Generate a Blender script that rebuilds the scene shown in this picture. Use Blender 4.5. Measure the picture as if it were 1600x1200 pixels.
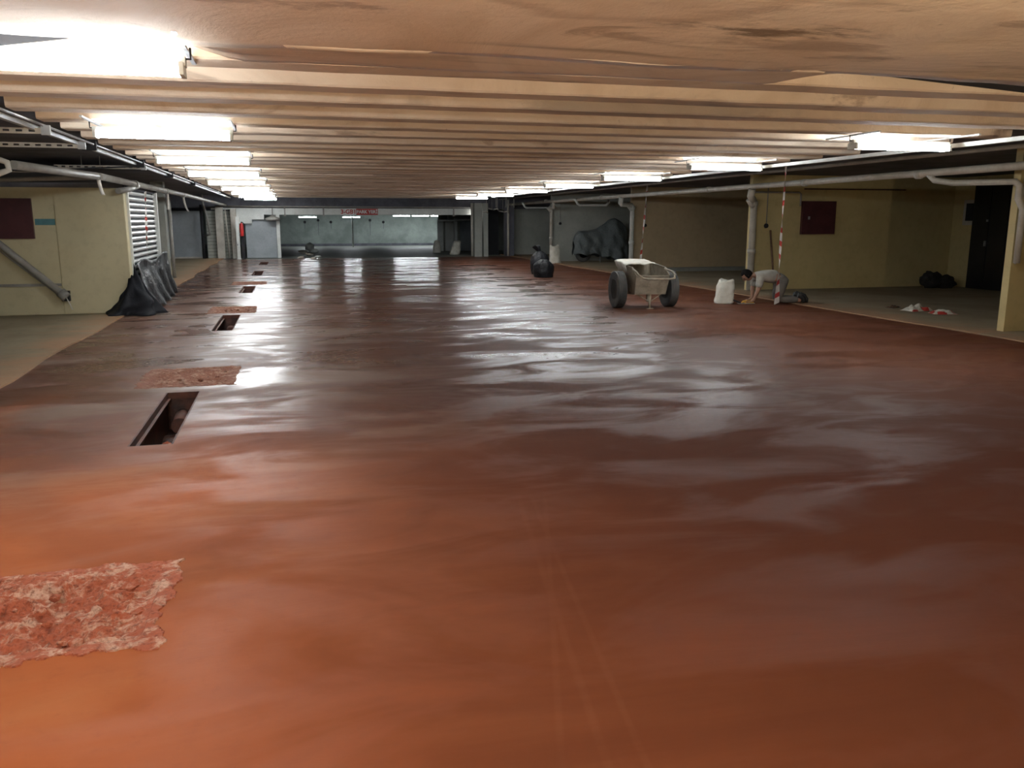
import bpy, bmesh, math, random
from mathutils import Vector, Matrix, noise
import numpy as np
random.seed(7)
for o in list(bpy.data.objects): bpy.data.objects.remove(o)
SC = bpy.context.scene
COL = SC.collection
# ---------------------------------------------------------------- camera
F, VPX, VPY, CH = 1300., 455., 343., 1.6
_v = np.array([VPX-800, 600-VPY, F]); _v /= np.linalg.norm(_v)
_n = math.hypot(_v[2], _v[1]); _Z = np.array([0, _v[2]/_n, -_v[1]/_n])
_X = np.cross(_v, _Z)
if _X[0] < 0: _X = -_X
RM = np.stack([_X, _v, _Z])                     # rows: world axes in (right, up, forward)
cam_d = bpy.data.cameras.new('camera'); cam = bpy.data.objects.new('camera', cam_d); COL.objects.link(cam)
cam_d.sensor_width = 36; cam_d.lens = F/1600*36; cam_d.clip_start = .05; cam_d.clip_end = 300
right, up, fwd = Vector(RM[:, 0]), Vector(RM[:, 1]), Vector(RM[:, 2])
m = Matrix((right, up, -fwd)).transposed().to_4x4(); m.translation = (0, 0, CH)
cam.matrix_world = m
SC.camera = cam
def _ray(px, py): return RM @ np.array([px-800, 600-py, F])
def atz(px, py, z=0):
    d = _ray(px, py); return Vector(d*((z-CH)/d[2])) + Vector((0, 0, CH))
def aty(px, py, y):
    d = _ray(px, py); return Vector(d*(y/d[1])) + Vector((0, 0, CH))
def atx(px, py, x):
    d = _ray(px, py); return Vector(d*(x/d[0])) + Vector((0, 0, CH))
# ---------------------------------------------------------------- world, exposure
W = bpy.data.worlds.new('world'); SC.world = W; W.use_nodes = True
W.node_tree.nodes['Background'].inputs[0].default_value = (.6, .7, .8, 1)
W.node_tree.nodes['Background'].inputs[1].default_value = .01
SC.view_settings.view_transform = 'Standard'; SC.view_settings.look = 'None'
SC.view_settings.gamma = 1; SC.view_settings.use_curve_mapping = False
SC.view_settings.exposure = 0.0
TUBE = 100.0            # radiance of a fluorescent tube
# ---------------------------------------------------------------- materials
def newmat(name):
    M = bpy.data.materials.new(name); M.use_nodes = True
    nt = M.node_tree; return M, nt, nt.nodes['Principled BSDF']
def N(nt, t, **kw):
    n = nt.nodes.new(t)
    for k, v in kw.items():
        if k in n.inputs: n.inputs[k].default_value = v
        else: setattr(n, k, v)
    return n
def math_(nt, op, a, b=None, c=None, clamp=False):
    n = nt.nodes.new('ShaderNodeMath'); n.operation = op; n.use_clamp = clamp
    for i, x in enumerate((a, b, c)):
        if x is None: continue
        if isinstance(x, (int, float)): n.inputs[i].default_value = x
        else: nt.links.new(x, n.inputs[i])
    return n.outputs[0]
def mrange(nt, x, a, b, c=0., d=1., smooth=True):
    n = nt.nodes.new('ShaderNodeMapRange'); n.interpolation_type = 'SMOOTHSTEP' if smooth else 'LINEAR'
    nt.links.new(x, n.inputs['Value'])
    for k, v in (('From Min', a), ('From Max', b), ('To Min', c), ('To Max', d)): n.inputs[k].default_value = v
    return n.outputs['Result']
def mix(nt, f, a, b):
    n = nt.nodes.new('ShaderNodeMix'); n.data_type = 'RGBA'
    if isinstance(f, (int, float)): n.inputs[0].default_value = f
    else: nt.links.new(f, n.inputs[0])
    for i, x in ((6, a), (7, b)):
        if isinstance(x, tuple): n.inputs[i].default_value = (*x[:3], 1)
        else: nt.links.new(x, n.inputs[i])
    return n.outputs[2]
def pos(nt, scale=(1, 1, 1), rot=(0, 0, 0)):
    g = nt.nodes.new('ShaderNodeNewGeometry'); mp = nt.nodes.new('ShaderNodeMapping')
    mp.inputs['Scale'].default_value = scale; mp.inputs['Rotation'].default_value = rot
    nt.links.new(g.outputs['Position'], mp.inputs['Vector']); return mp.outputs[0]
def objpos(nt, scale=(1, 1, 1)):
    g = nt.nodes.new('ShaderNodeTexCoord'); mp = nt.nodes.new('ShaderNodeMapping')
    mp.inputs['Scale'].default_value = scale
    nt.links.new(g.outputs['Object'], mp.inputs['Vector']); return mp.outputs[0]
def nz(nt, vec, scale, detail=4, rough=.55, dist=0.):
    n = nt.nodes.new('ShaderNodeTexNoise'); nt.links.new(vec, n.inputs['Vector'])
    n.inputs['Scale'].default_value = scale; n.inputs['Detail'].default_value = detail
    n.inputs['Roughness'].default_value = rough; n.inputs['Distortion'].default_value = dist
    return n.outputs['Fac']
def bump(nt, bs, h, s, d=.02):
    b = nt.nodes.new('ShaderNodeBump'); b.inputs['Strength'].default_value = s; b.inputs['Distance'].default_value = d
    nt.links.new(h, b.inputs['Height']); nt.links.new(b.outputs[0], bs.inputs['Normal']); return b
def paint(name, col, col2=None, rough=.7, scale=2., metal=0., bs_=.15, amount=1., lo=.35, hi=.7, spec=.5):
    """one colour mottled with a second by noise"""
    M, nt, bs = newmat(name)
    v = pos(nt); n = nz(nt, v, scale, 6, .6, .3); n2 = nz(nt, v, scale*9, 4, .6)
    f = mrange(nt, n, lo, hi, 0, amount)
    c2 = col2 or tuple(c*.75 for c in col)
    c = mix(nt, f, col, c2)
    c = mix(nt, mrange(nt, n2, .45, .75, 0, .25), c, tuple(x*.7 for x in c2))
    nt.links.new(c, bs.inputs['Base Color'])
    bs.inputs['Roughness'].default_value = rough; bs.inputs['Metallic'].default_value = metal
    bs.inputs['Specular IOR Level'].default_value = spec
    if bs_: bump(nt, bs, n2, bs_, .01)
    return M
def floor_mat():
    M, nt, bs = newmat('red_screed')
    v = pos(nt); sep = nt.nodes.new('ShaderNodeSeparateXYZ'); nt.links.new(v, sep.inputs[0])
    X, Y = sep.outputs[0], sep.outputs[1]
    big = nz(nt, v, .28, 5, .55, 1.2)
    swirl = nz(nt, pos(nt, (.35, 1.0, 1), (0, 0, .12)), 1.1, 6, .6, .7)
    swirl2 = nz(nt, pos(nt, (.5, 1.0, 1), (0, 0, -.2)), 1.5, 4, .55, .8)
    fine = nz(nt, v, 14, 5, .65)
    speck = nz(nt, v, 60, 3, .7)
    # trowelled, wetter area begins some metres in and thins out to the right
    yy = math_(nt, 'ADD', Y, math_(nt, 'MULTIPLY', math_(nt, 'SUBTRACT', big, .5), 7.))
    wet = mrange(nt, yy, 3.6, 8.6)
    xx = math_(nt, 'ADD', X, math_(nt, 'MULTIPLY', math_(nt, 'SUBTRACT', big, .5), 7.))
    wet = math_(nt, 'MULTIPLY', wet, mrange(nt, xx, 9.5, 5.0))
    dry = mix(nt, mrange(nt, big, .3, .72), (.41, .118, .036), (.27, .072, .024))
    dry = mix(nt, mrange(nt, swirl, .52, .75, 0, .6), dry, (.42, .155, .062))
    # the powder colour turns darker and browner away from the left-hand strip
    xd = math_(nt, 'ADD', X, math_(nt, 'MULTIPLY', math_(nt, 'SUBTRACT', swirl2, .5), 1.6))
    dark_powder = mix(nt, mrange(nt, swirl, .35, .7), (.150, .044, .017), (.21, .068, .027))
    dry = mix(nt, mrange(nt, xd, -.9, .7, 0, .9), dry, dark_powder)
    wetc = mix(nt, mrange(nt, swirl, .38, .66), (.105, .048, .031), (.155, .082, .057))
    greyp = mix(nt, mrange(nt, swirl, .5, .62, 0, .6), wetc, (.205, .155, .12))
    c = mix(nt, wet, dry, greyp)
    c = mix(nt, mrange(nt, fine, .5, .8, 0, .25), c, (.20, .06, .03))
    # right-hand lane toned darker: light falling off put into its colour
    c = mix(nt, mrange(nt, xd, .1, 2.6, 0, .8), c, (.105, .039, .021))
    # two faint wheel tracks across the dry powder
    tr = None
    for (ax, ay, bx, by, w) in ((1.27, 4.9, .84, 2.1, .024), (1.40, 4.6, .70, 2.1, .02), (1.33, 4.8, .93, 1.9, .02)):
        L = math.hypot(bx-ax, by-ay); nx, ny = -(by-ay)/L, (bx-ax)/L
        d = math_(nt, 'ABSOLUTE', math_(nt, 'SUBTRACT', math_(nt, 'ADD', math_(nt, 'MULTIPLY', X, nx), math_(nt, 'MULTIPLY', Y, ny)), ax*nx+ay*ny))
        k = mrange(nt, d, w, w*.2)
        tr = k if tr is None else math_(nt, 'MAXIMUM', tr, k)
    tr = math_(nt, 'MULTIPLY', tr, math_(nt, 'MULTIPLY', mrange(nt, Y, 5.0, 4.4), mrange(nt, swirl, .35, .6, .1, .5)))
    c = mix(nt, math_(nt, 'MULTIPLY', tr, .07), c, (.5, .25, .14))
    # white specks of lime here and there
    vor = N(nt, 'ShaderNodeTexVoronoi', Scale=18.); nt.links.new(v, vor.inputs['Vector'])
    sp = math_(nt, 'MULTIPLY', mrange(nt, vor.outputs['Distance'], .16, .08), mrange(nt, nz(nt, v, 1.7, 2), .70, .76))
    c = mix(nt, math_(nt, 'MULTIPLY', sp, .55), c, (.6, .4, .28))
    nt.links.new(c, bs.inputs['Base Color'])
    lo = math_(nt, 'ADD', mrange(nt, Y, 4, 10, .55, .27), mrange(nt, Y, 10, 24, 0, -.13))
    k_ = mrange(nt, swirl2, .40, .60)
    r = math_(nt, 'ADD', lo, math_(nt, 'MULTIPLY', k_, mrange(nt, Y, 6, 26, .30, .16)))
    r = math_(nt, 'ADD', r, math_(nt, 'MULTIPLY', math_(nt, 'SUBTRACT', fine, .5), .06))
    r = math_(nt, 'ADD', r, mrange(nt, X, 4.5, 8.5, 0, .20))
    r = math_(nt, 'MAXIMUM', r, .06)
    nt.links.new(r, bs.inputs['Roughness'])
    nt.links.new(mrange(nt, wet, 0, 1, .12, .26), bs.inputs['Specular IOR Level'])
    waves = nz(nt, pos(nt, (.3, 1.0, 1), (0, 0, .1)), .9, 1.6, .5, .6)
    h = math_(nt, 'ADD', math_(nt, 'MULTIPLY', waves, 1.6), math_(nt, 'ADD', math_(nt, 'MULTIPLY', swirl, .8), math_(nt, 'MULTIPLY', fine, .06)))
    bump(nt, bs, h, .30, .03)
    return M
def ceil_mat():
    M, nt, bs = newmat('cream_ceiling_paint')
    v = pos(nt); st = pos(nt, (.22, 1.4, 1), (0, 0, -.1))
    big = nz(nt, v, .55, 7, .62, 1.6); streak = nz(nt, st, 1.2, 6, .6, .8); fine = nz(nt, v, 16, 5, .7)
    c = mix(nt, mrange(nt, big, .42, .66), (.84, .71, .57), (.72, .58, .44))
    c = mix(nt, mrange(nt, streak, .57, .70, 0, .8), c, (.40, .31, .235))
    scuff = nz(nt, pos(nt, (.45, 1.2, 1), (0, 0, .35)), 1.0, 8, .68, 1.2)
    c = mix(nt, mrange(nt, scuff, .58, .66, 0, .7), c, (.42, .31, .23))
    sep = nt.nodes.new('ShaderNodeSeparateXYZ'); nt.links.new(v, sep.inputs[0])
    def oval(px, py, rx, ry):
        q = atz(px, py, 2.48)
        a = math_(nt, 'MULTIPLY', math_(nt, 'SUBTRACT', sep.outputs[0], q.x), 1/rx); b = math_(nt, 'MULTIPLY', math_(nt, 'SUBTRACT', sep.outputs[1], q.y), 1/ry)
        return math_(nt, 'ADD', math_(nt, 'ADD', math_(nt, 'MULTIPLY', a, a), math_(nt, 'MULTIPLY', b, b)), math_(nt, 'MULTIPLY', math_(nt, 'SUBTRACT', scuff, .5), 2.2))
    d1 = oval(1210, 50, .75, .26)
    c = mix(nt, math_(nt, 'MULTIPLY', mrange(nt, d1, 1.0, .2), mrange(nt, nz(nt, pos(nt, (.6, 1.6, 1), (0, 0, .5)), 3.5, 6, .7), .42, .60, .0, .85)), c, (.20, .14, .10))
    d2 = oval(1010, -10, .62, .42)
    c = mix(nt, mrange(nt, math_(nt, 'ABSOLUTE', math_(nt, 'SUBTRACT', d2, 1.0)), .45, .02, 0, .55), c, (.50, .37, .27))
    c = mix(nt, mrange(nt, d2, 1.0, .3, 0, .35), c, (.56, .44, .34))
    d3 = oval(1060, 178, 1.5, .5)
    c = mix(nt, mrange(nt, d3, 1.2, .5, 0, .6), c, (.36, .30, .24))
    c = mix(nt, mrange(nt, fine, .62, .80, 0, .5), c, (.22, .165, .12))
    nt.links.new(c, bs.inputs['Base Color']); bs.inputs['Roughness'].default_value = .8
    bs.inputs['Specular IOR Level'].default_value = .25
    bump(nt, bs, math_(nt, 'ADD', big, math_(nt, 'MULTIPLY', fine, .18)), .8, .035)
    return M
def rubble_mat(name='broken_red_concrete', k1=(.42, .11, .05), k2=(.64, .40, .29)):
    M, nt, bs = newmat(name)
    v = pos(nt); a = nz(nt, v, 9, 8, .7, .5); b = nz(nt, v, 45, 5, .65)
    c = mix(nt, mrange(nt, a, .48, .62), k1, k2)
    c = mix(nt, mrange(nt, b, .48, .70, 0, .75), c, tuple(x*.4 for x in k1))
    nt.links.new(c, bs.inputs['Base Color']); bs.inputs['Roughness'].default_value = .85
    bump(nt, bs, b, .9, .02); return M
def emis(name, col, s):
    M, nt, bs = newmat(name); bs.inputs['Base Color'].default_value = (*col, 1)
    bs.inputs['Emission Color'].default_value = (*col, 1); bs.inputs['Emission Strength'].default_value = s
    return M
def plastic_black(name, col=(.012, .013, .016), rough=.32, strength=.5, spec=.28):
    M, nt, bs = newmat(name); v = pos(nt); n = nz(nt, v, 9, 5, .6, 1.5)
    bs.inputs['Base Color'].default_value = (*col, 1); bs.inputs['Roughness'].default_value = rough; bs.inputs['Specular IOR Level'].default_value = spec
    bump(nt, bs, n, strength, .03); return M
def bay_mat():
    M, nt, bs = newmat('dusty_bay_concrete')
    v = pos(nt); sep = nt.nodes.new('ShaderNodeSeparateXYZ'); nt.links.new(v, sep.inputs[0])
    n = nz(nt, v, .9, 6, .6, .4); st = nz(nt, pos(nt, (.4, 1.3, 1)), 1.5, 5, .6, 1.); n2 = nz(nt, v, 9, 5, .65)
    c = mix(nt, mrange(nt, n, .35, .7), (.30, .25, .165), (.22, .175, .11))
    d = math_(nt, 'ADD', math_(nt, 'ABSOLUTE', math_(nt, 'SUBTRACT', sep.outputs[0], 3.25)), math_(nt, 'MULTIPLY', math_(nt, 'SUBTRACT', st, .5), 2.4))
    c = mix(nt, mrange(nt, d, 7.0, 5.9, 0, .8), c, (.36, .20, .11))
    c = mix(nt, mrange(nt, n2, .5, .75, 0, .3), c, (.14, .11, .075))
    nt.links.new(c, bs.inputs['Base Color']); bs.inputs['Roughness'].default_value = .8; bs.inputs['Specular IOR Level'].default_value = .25
    bump(nt, bs, n2, .15, .01); return M
MT = dict(
    floor=floor_mat(), ceil=ceil_mat(), rubble=rubble_mat(), rubble2=rubble_mat('scraped_brown_screed', (.22, .085, .048), (.36, .21, .15)),
    conc=paint('grey_concrete', (.30, .30, .265), (.20, .205, .18), .7, 1.1),
    pale_conc=paint('pale_dry_concrete', (.58, .53, .45), (.48, .43, .36), .75, 1.1),
    conc_floor=bay_mat(),
    far_floor=paint('far_concrete_floor', (.25, .27, .235), (.19, .19, .165), .55, .5, bs_=.1),
    dark_conc=paint('dark_grey_concrete', (.15, .15, .175), (.09, .09, .105), .85, 1.6),
    cream=paint('cream_wall_paint', (.62, .56, .36), (.54, .48, .30), .7, .8, amount=.7),
    yellow=paint('yellow_wall_paint', (.60, .49, .24), (.52, .42, .20), .75, .9, amount=.8),
    tan=paint('tan_wall_paint', (.47, .36, .22), (.40, .31, .19), .75, .9, amount=.8),
    greywall=paint('grey_green_wall', (.42, .43, .38), (.33, .34, .30), .75, 1.0),
    bluegrey=paint('blue_grey_board', (.40, .44, .47), (.32, .355, .38), .6, 1.5),
    farwall=paint('stained_concrete_wall', (.30, .34, .31), (.18, .21, .19), .75, .7),
    white=paint('white_paint', (.75, .77, .74), (.62, .64, .60), .5, 2., bs_=0),
    offwhite=paint('offwhite_pvc', (.60, .57, .50), (.45, .42, .36), .45, 3., bs_=.05),
    greypipe=paint('grey_painted_pipe', (.34, .33, .30), (.24, .23, .21), .5, 3., bs_=.05),
    steel=paint('galvanised_steel', (.52, .54, .55), (.40, .42, .44), .4, 4., metal=.6, bs_=.05),
    shutter=paint('aluminium_shutter', (.66, .67, .66), (.56, .57, .56), .38, 3., metal=.35, bs_=0),
    maroon=paint('maroon_sheet_metal', (.085, .025, .030), (.06, .018, .022), .45, 3., bs_=.05),
    teal=paint('teal_strip', (.10, .26, .29), None, .6, 3., bs_=0),
    black=paint('black_door_paint', (.012, .012, .014), (.018, .017, .018), .35, 3., bs_=.05),
    dark=paint('dark_gap', (.02, .02, .024), None, .8, 3.),
    rust=paint('rusty_iron', (.11, .035, .018), (.05, .02, .014), .7, 7.),
    pit=paint('wet_pit_earth', (.085, .028, .015), (.03, .013, .009), .55, 6., bs_=.6),
    mortar=paint('mortar_crusted_steel', (.34, .29, .215), (.22, .185, .135), .75, 9., bs_=.3),
    rubber=paint('dusty_rubber', (.055, .056, .055), (.10, .095, .085), .75, 6., bs_=.1),
    sack=paint('white_woven_sack', (.74, .72, .63), (.58, .55, .46), .6, 7., bs_=.25),
    bag=plastic_black('black_bin_bag', rough=.45, strength=.9), sheet=plastic_black('dark_plastic_sheet', (.014, .015, .017), .28, .9, .14),
    tarp=plastic_black('black_tarp', (.008, .009, .013), .75, .3),
    cover=plastic_black('grey_vehicle_cover', (.13, .15, .15), .45, 1.),
    red=paint('red_enamel', (.50, .03, .03), None, .35, 3., bs_=0),
    redtape=paint('red_tape', (.55, .06, .05), (.45, .05, .04), .4, 5., bs_=0),
    whitetape=paint('white_tape', (.80, .76, .70), None, .4, 5., bs_=0),
    signwhite=paint('sign_white', (.85, .82, .80), None, .4, 3., bs_=0),
    signred=paint('sign_red', (.50, .04, .03), None, .4, 3., bs_=0),
    skin=paint('skin', (.36, .20, .13), (.31, .165, .105), .55, 8., bs_=0),
    hair=paint('dark_hair', (.012, .010, .009), None, .9, 20., bs_=.3, spec=.1),
    shirt=paint('grey_shirt', (.42, .40, .35), (.34, .32, .275), .85, 8., bs_=.3),
    trousers=paint('dusty_grey_trousers', (.135, .125, .11), (.20, .175, .145), .85, 6., bs_=.3),
    shoe=paint('black_shoe', (.02, .019, .018), None, .6, 6.),
    wood=paint('brown_wood', (.16, .085, .045), (.10, .055, .03), .7, 9.),
    yellowp=paint('yellow_plastic', (.75, .42, .03), None, .4, 4., bs_=0),
    foliage=paint('dark_cloth', (.020, .018, .017), (.035, .03, .028), .85, 9., bs_=.6),
    tube=emis('lit_fluorescent_tube', (.90, .96, 1.0), TUBE),
    halogen=emis('added_lamp_lens', (1., .80, .56), 6500.),
    bulb=emis('lit_bulb', (1., .97, .92), 60.),
)
# ---------------------------------------------------------------- mesh helpers
def tag(o, label=None, cat=None, group=None, kind=None):
    if label: o['label'] = label
    if cat: o['category'] = cat
    if group: o['group'] = group
    if kind: o['kind'] = kind
    return o
class MB:
    def __init__(s): s.bm = bmesh.new()
    def box(s, x0, x1, y0, y1, z0, z1, mi=0):
        vs = [s.bm.verts.new(p) for p in ((x0, y0, z0), (x1, y0, z0), (x1, y1, z0), (x0, y1, z0), (x0, y0, z1), (x1, y0, z1), (x1, y1, z1), (x0, y1, z1))]
        for f in ((0, 3, 2, 1), (4, 5, 6, 7), (0, 1, 5, 4), (1, 2, 6, 5), (2, 3, 7, 6), (3, 0, 4, 7)):
            s.bm.faces.new([vs[i] for i in f]).material_index = mi
        return s
    def tube(s, pts, r, n=10, caps=True, mi=0):
        pts = [Vector(p) for p in pts]; rs = r if isinstance(r, (list, tuple)) else [r]*len(pts)
        rings = []; prev = None
        for i, p in enumerate(pts):
            d = ((pts[i]-pts[i-1]).normalized() if i else Vector()) + ((pts[i+1]-pts[i]).normalized() if i < len(pts)-1 else Vector())
            d.normalize()
            if prev is None:
                a = d.orthogonal().normalized()
            else:
                a = (prev - d*prev.dot(d)).normalized()
            prev = a; b = d.cross(a)
            k = 1.
            if 0 < i < len(pts)-1:
                c = d.dot((pts[i+1]-pts[i]).normalized()); k = 1/max(c, .5)
            rings.append([s.bm.verts.new(p+(a*math.cos(t)+b*math.sin(t))*rs[i]) for t in [2*math.pi*j/n for j in range(n)]])
        for A, B in zip(rings, rings[1:]):
            for j in range(n):
                f = s.bm.faces.new((A[j], A[(j+1) % n], B[(j+1) % n], B[j])); f.smooth = True; f.material_index = mi
        if caps:
            s.bm.faces.new(rings[0][::-1]).material_index = mi; s.bm.faces.new(rings[-1]).material_index = mi
        return s
    def lathe(s, prof, c=(0, 0, 0), axis='Z', n=20, mi=0):
        c = Vector(c); rings = []
        for r, h in prof:
            ring = []
            for j in range(n):
                t = 2*math.pi*j/n; a, b = r*math.cos(t), r*math.sin(t)
                p = {'Z': (a, b, h), 'X': (h, a, b), 'Y': (b, h, a)}[axis]
                ring.append(s.bm.verts.new(c+Vector(p)))
            rings.append(ring)
        for A, B in zip(rings, rings[1:]):
            for j in range(n):
                f = s.bm.faces.new((A[j], A[(j+1) % n], B[(j+1) % n], B[j])); f.smooth = True; f.material_index = mi
        if prof[0][0] > 1e-5: s.bm.faces.new(rings[0][::-1]).material_index = mi
        if prof[-1][0] > 1e-5: s.bm.faces.new(rings[-1]).material_index = mi
        return s
    def grid(s, fn, nu, nv, mi=0, smooth=True, closed_u=False):
        vs = [[s.bm.verts.new(fn(i/(nu-1) if not closed_u else i/nu, j/(nv-1))) for j in range(nv)] for i in range(nu)]
        for i in range(nu if closed_u else nu-1):
            A, B = vs[i], vs[(i+1) % nu]
            for j in range(nv-1):
                f = s.bm.faces.new((A[j], B[j], B[j+1], A[j+1])); f.smooth = smooth; f.material_index = mi
        return vs
    def quad(s, a, b, c, d, mi=0):
        s.bm.faces.new([s.bm.verts.new(p) for p in (a, b, c, d)]).material_index = mi; return s
    def ball(s, c, r, sub=2, jit=0., sc=(1, 1, 1), seed=0, flat=False):
        R = bmesh.ops.create_icosphere(s.bm, subdivisions=sub, radius=1.)
        c = Vector(c)
        for v in R['verts']:
            k = 1+jit*noise.noise(v.co*1.7+Vector((seed*3.1, seed*1.7, 0)))
            v.co = c+Vector((v.co.x*r*sc[0]*k, v.co.y*r*sc[1]*k, v.co.z*r*sc[2]*k))
            if not flat:
                for f in v.link_faces: f.smooth = True
        return s
    def mesh(s, name, mats, bevel=0., thick=0., recalc=True):
        if thick:
            bmesh.ops.recalc_face_normals(s.bm, faces=s.bm.faces)
            s.bm.normal_update(); bnd = [e for e in s.bm.edges if len(e.link_faces) == 1]; old = s.bm.faces[:]
            dup = {v: s.bm.verts.new(v.co-v.normal*thick) for v in s.bm.verts[:]}
            for f in old:
                g = s.bm.faces.new([dup[v] for v in reversed(f.verts)]); g.smooth = f.smooth; g.material_index = f.material_index
            for e in bnd:
                a, b = e.verts; g = s.bm.faces.new((a, b, dup[b], dup[a])); g.material_index = e.link_faces[0].material_index
        if bevel:
            es = [e for e in s.bm.edges if len(e.link_faces) == 2 and e.calc_face_angle(0) > .6]
            bmesh.ops.bevel(s.bm, geom=es, offset=bevel, segments=2, affect='EDGES', clamp_overlap=True)
        if recalc: bmesh.ops.recalc_face_normals(s.bm, faces=s.bm.faces)
        me = bpy.data.meshes.new(name); s.bm.to_mesh(me); s.bm.free()
        for mm in (mats if isinstance(mats, (list, tuple)) else [mats]): me.materials.append(mm)
        return me
    def build(s, name, mats, parent=None, bevel=0., thick=0., loc=None, rz=0.):
        o = bpy.data.objects.new(name, s.mesh(name, mats, bevel, thick)); COL.objects.link(o)
        if parent: o.parent = parent
        if loc is not None: o.location = loc
        if rz: o.rotation_euler.z = rz
        return o
def obj(name, me, parent=None, loc=None, rot=None):
    o = bpy.data.objects.new(name, me); COL.objects.link(o)
    if parent: o.parent = parent
    if loc is not None: o.location = loc
    if rot is not None: o.rotation_euler = rot
    return o
def empty(name, loc, label, cat, group=None, rz=0.):
    o = bpy.data.objects.new(name, None); COL.objects.link(o); o.location = loc; o.rotation_euler.z = rz
    o.empty_display_size = .1
    return tag(o, label, cat, group)
def copy_tree(o, parent=None):
    c = o.copy(); COL.objects.link(c); c.parent = parent
    for ch in list(o.children):
        copy_tree(ch, c)
    return c
def struct(o): o['kind'] = 'structure'; return o
def sbox(name, x0, x1, y0, y1, z0, z1, mat, parent=None, bevel=0.):
    o = MB().box(x0, x1, y0, y1, z0, z1).build(name, mat, parent, bevel)
    if not parent: struct(o)
    return o
# ================================================================ SETTING
ZC = 2.50                       # underside of the ribs
XL, XR = -2.85, 9.35            # edges of the red floor
HX0, HX1 = -1.22, -.91          # drain pits
PITS = [(6.28, 8.25), (12.8, 14.93), (19.4, 21.4), (25.5, 27.7), (31.5, 33.6)]
PATCH = [(-1.55, -.63, 3.22, 3.98), (-1.52, -.66, 8.55, 9.55), (-1.46, -.74, 15.25, 16.35), (-1.48, -.74, 21.9, 22.95)]
holes = [(HX0, HX1, a, b) for a, b in PITS] + PATCH
xs = sorted({XL, XR, *[h[0] for h in holes], *[h[1] for h in holes]})
ys = sorted({1.5, 36.2, *[h[2] for h in holes], *[h[3] for h in holes]})
fb = MB(); vmap = {}
def fv(x, y):
    k = (round(x, 4), round(y, 4))
    if k not in vmap: vmap[k] = fb.bm.verts.new((x, y, 0))
    return vmap[k]
for x0, x1 in zip(xs, xs[1:]):
    for y0, y1 in zip(ys, ys[1:]):
        cx, cy = (x0+x1)/2, (y0+y1)/2
        if any(h[0] < cx < h[1] and h[2] < cy < h[3] for h in holes): continue
        fb.bm.faces.new((fv(x0, y0), fv(x1, y0), fv(x1, y1), fv(x0, y1)))
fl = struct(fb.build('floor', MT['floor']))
sbox('floor_rear', XL, XR, -6, 1.5, -.1, 0, MT['pale_conc'])
# concrete bay floors, a hair higher than the fresh screed; worn irregular edge
def bay_floor(name, xe, xo, y0, y1, mat):
    mb = MB(); n = 60; top = []; low = []; out = []
    for i in range(n+1):
        y = y0+(y1-y0)*i/n
        x = xe+.10*(noise.noise(Vector((xe, y*.5, 0))))+.03*noise.noise(Vector((xe, y*3.1, 2)))
        top.append(mb.bm.verts.new((x, y, .018))); low.append(mb.bm.verts.new((x, y, -.03))); out.append(mb.bm.verts.new((xo, y, .018)))
    for i in range(n):
        mb.bm.faces.new((top[i], top[i+1], out[i+1], out[i])); mb.bm.faces.new((top[i], low[i], low[i+1], top[i+1]))
    return struct(mb.build(name, mat))
bay_floor('floor_left_bays', XL+.05, -9, -6, 37.4, MT['conc_floor'])
bay_floor('floor_right_bays', XR-.02, 15.5, -6, 38, MT['conc_floor'])
# grey floor beyond the red screed, falling gently to the far wall
mb = MB()
mb.quad((-9, 36.2, -.004), (16, 36.2, -.004), (16, 65.5, -.34), (-9, 65.5, -.34))
struct(mb.build('floor_far', MT['far_floor']))
# ceiling: plastered flat field overhead, ribs beyond it
ceiling = struct(MB().box(-2.2, 7.75, 4.4, 37.4, ZC+.22, ZC+.5).build('ceiling', MT['ceil']))
mb = MB()
def plaster(u, v):
    x, y = -2.2+u*9.95, -6+v*10.75
    z = ZC-.02+.020*noise.noise(Vector((x*.6, y*.9, 0)))+.010*noise.noise(Vector((x*2.1, y*2.6, 4)))
    if v == 1: y += .05*noise.noise(Vector((x*.8, 0, 9)))
    return (x, y, z)
vs = mb.grid(plaster, 95, 100)
for a, b in zip([r[-1] for r in vs], [r[-1] for r in vs][1:]):
    pa, pb = mb.bm.verts.new(a.co+Vector((0, 0, .3))), mb.bm.verts.new(b.co+Vector((0, 0, .3)))
    mb.bm.faces.new((a, b, pb, pa))
mb.build('plaster_field', MT['ceil'], ceiling)
# smeared filler bridging the first joint in the middle
def filler(u, v):
    x, y = -.75+u*4.4, 4.66+v*.64
    e = min(u, 1-u)*9
    z0 = plaster((x+2.2)/9.95, .9915)[2]
    return (x, y, z0*(1-v)+(ZC-.004)*v+.006*noise.noise(Vector((x*1.3, y*3, 5)))+(.14*max(0, 1-e)*v))
mb = MB(); mb.grid(filler, 50, 8); mb.build('plaster_filler', MT['ceil'], ceiling, thick=-.012)
for xa, xm, xb in ((3.1, 5.3, 7.7), (-.7, -1.5, -2.2)):  # black strips added to stand for shade in the gap beside the first rib
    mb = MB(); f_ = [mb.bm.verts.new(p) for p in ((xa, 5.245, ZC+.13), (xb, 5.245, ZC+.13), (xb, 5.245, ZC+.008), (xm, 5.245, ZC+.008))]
    mb.bm.faces.new(f_); mb.build('gap_shade_strip', MT['dark'], ceiling, thick=.02)
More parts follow.
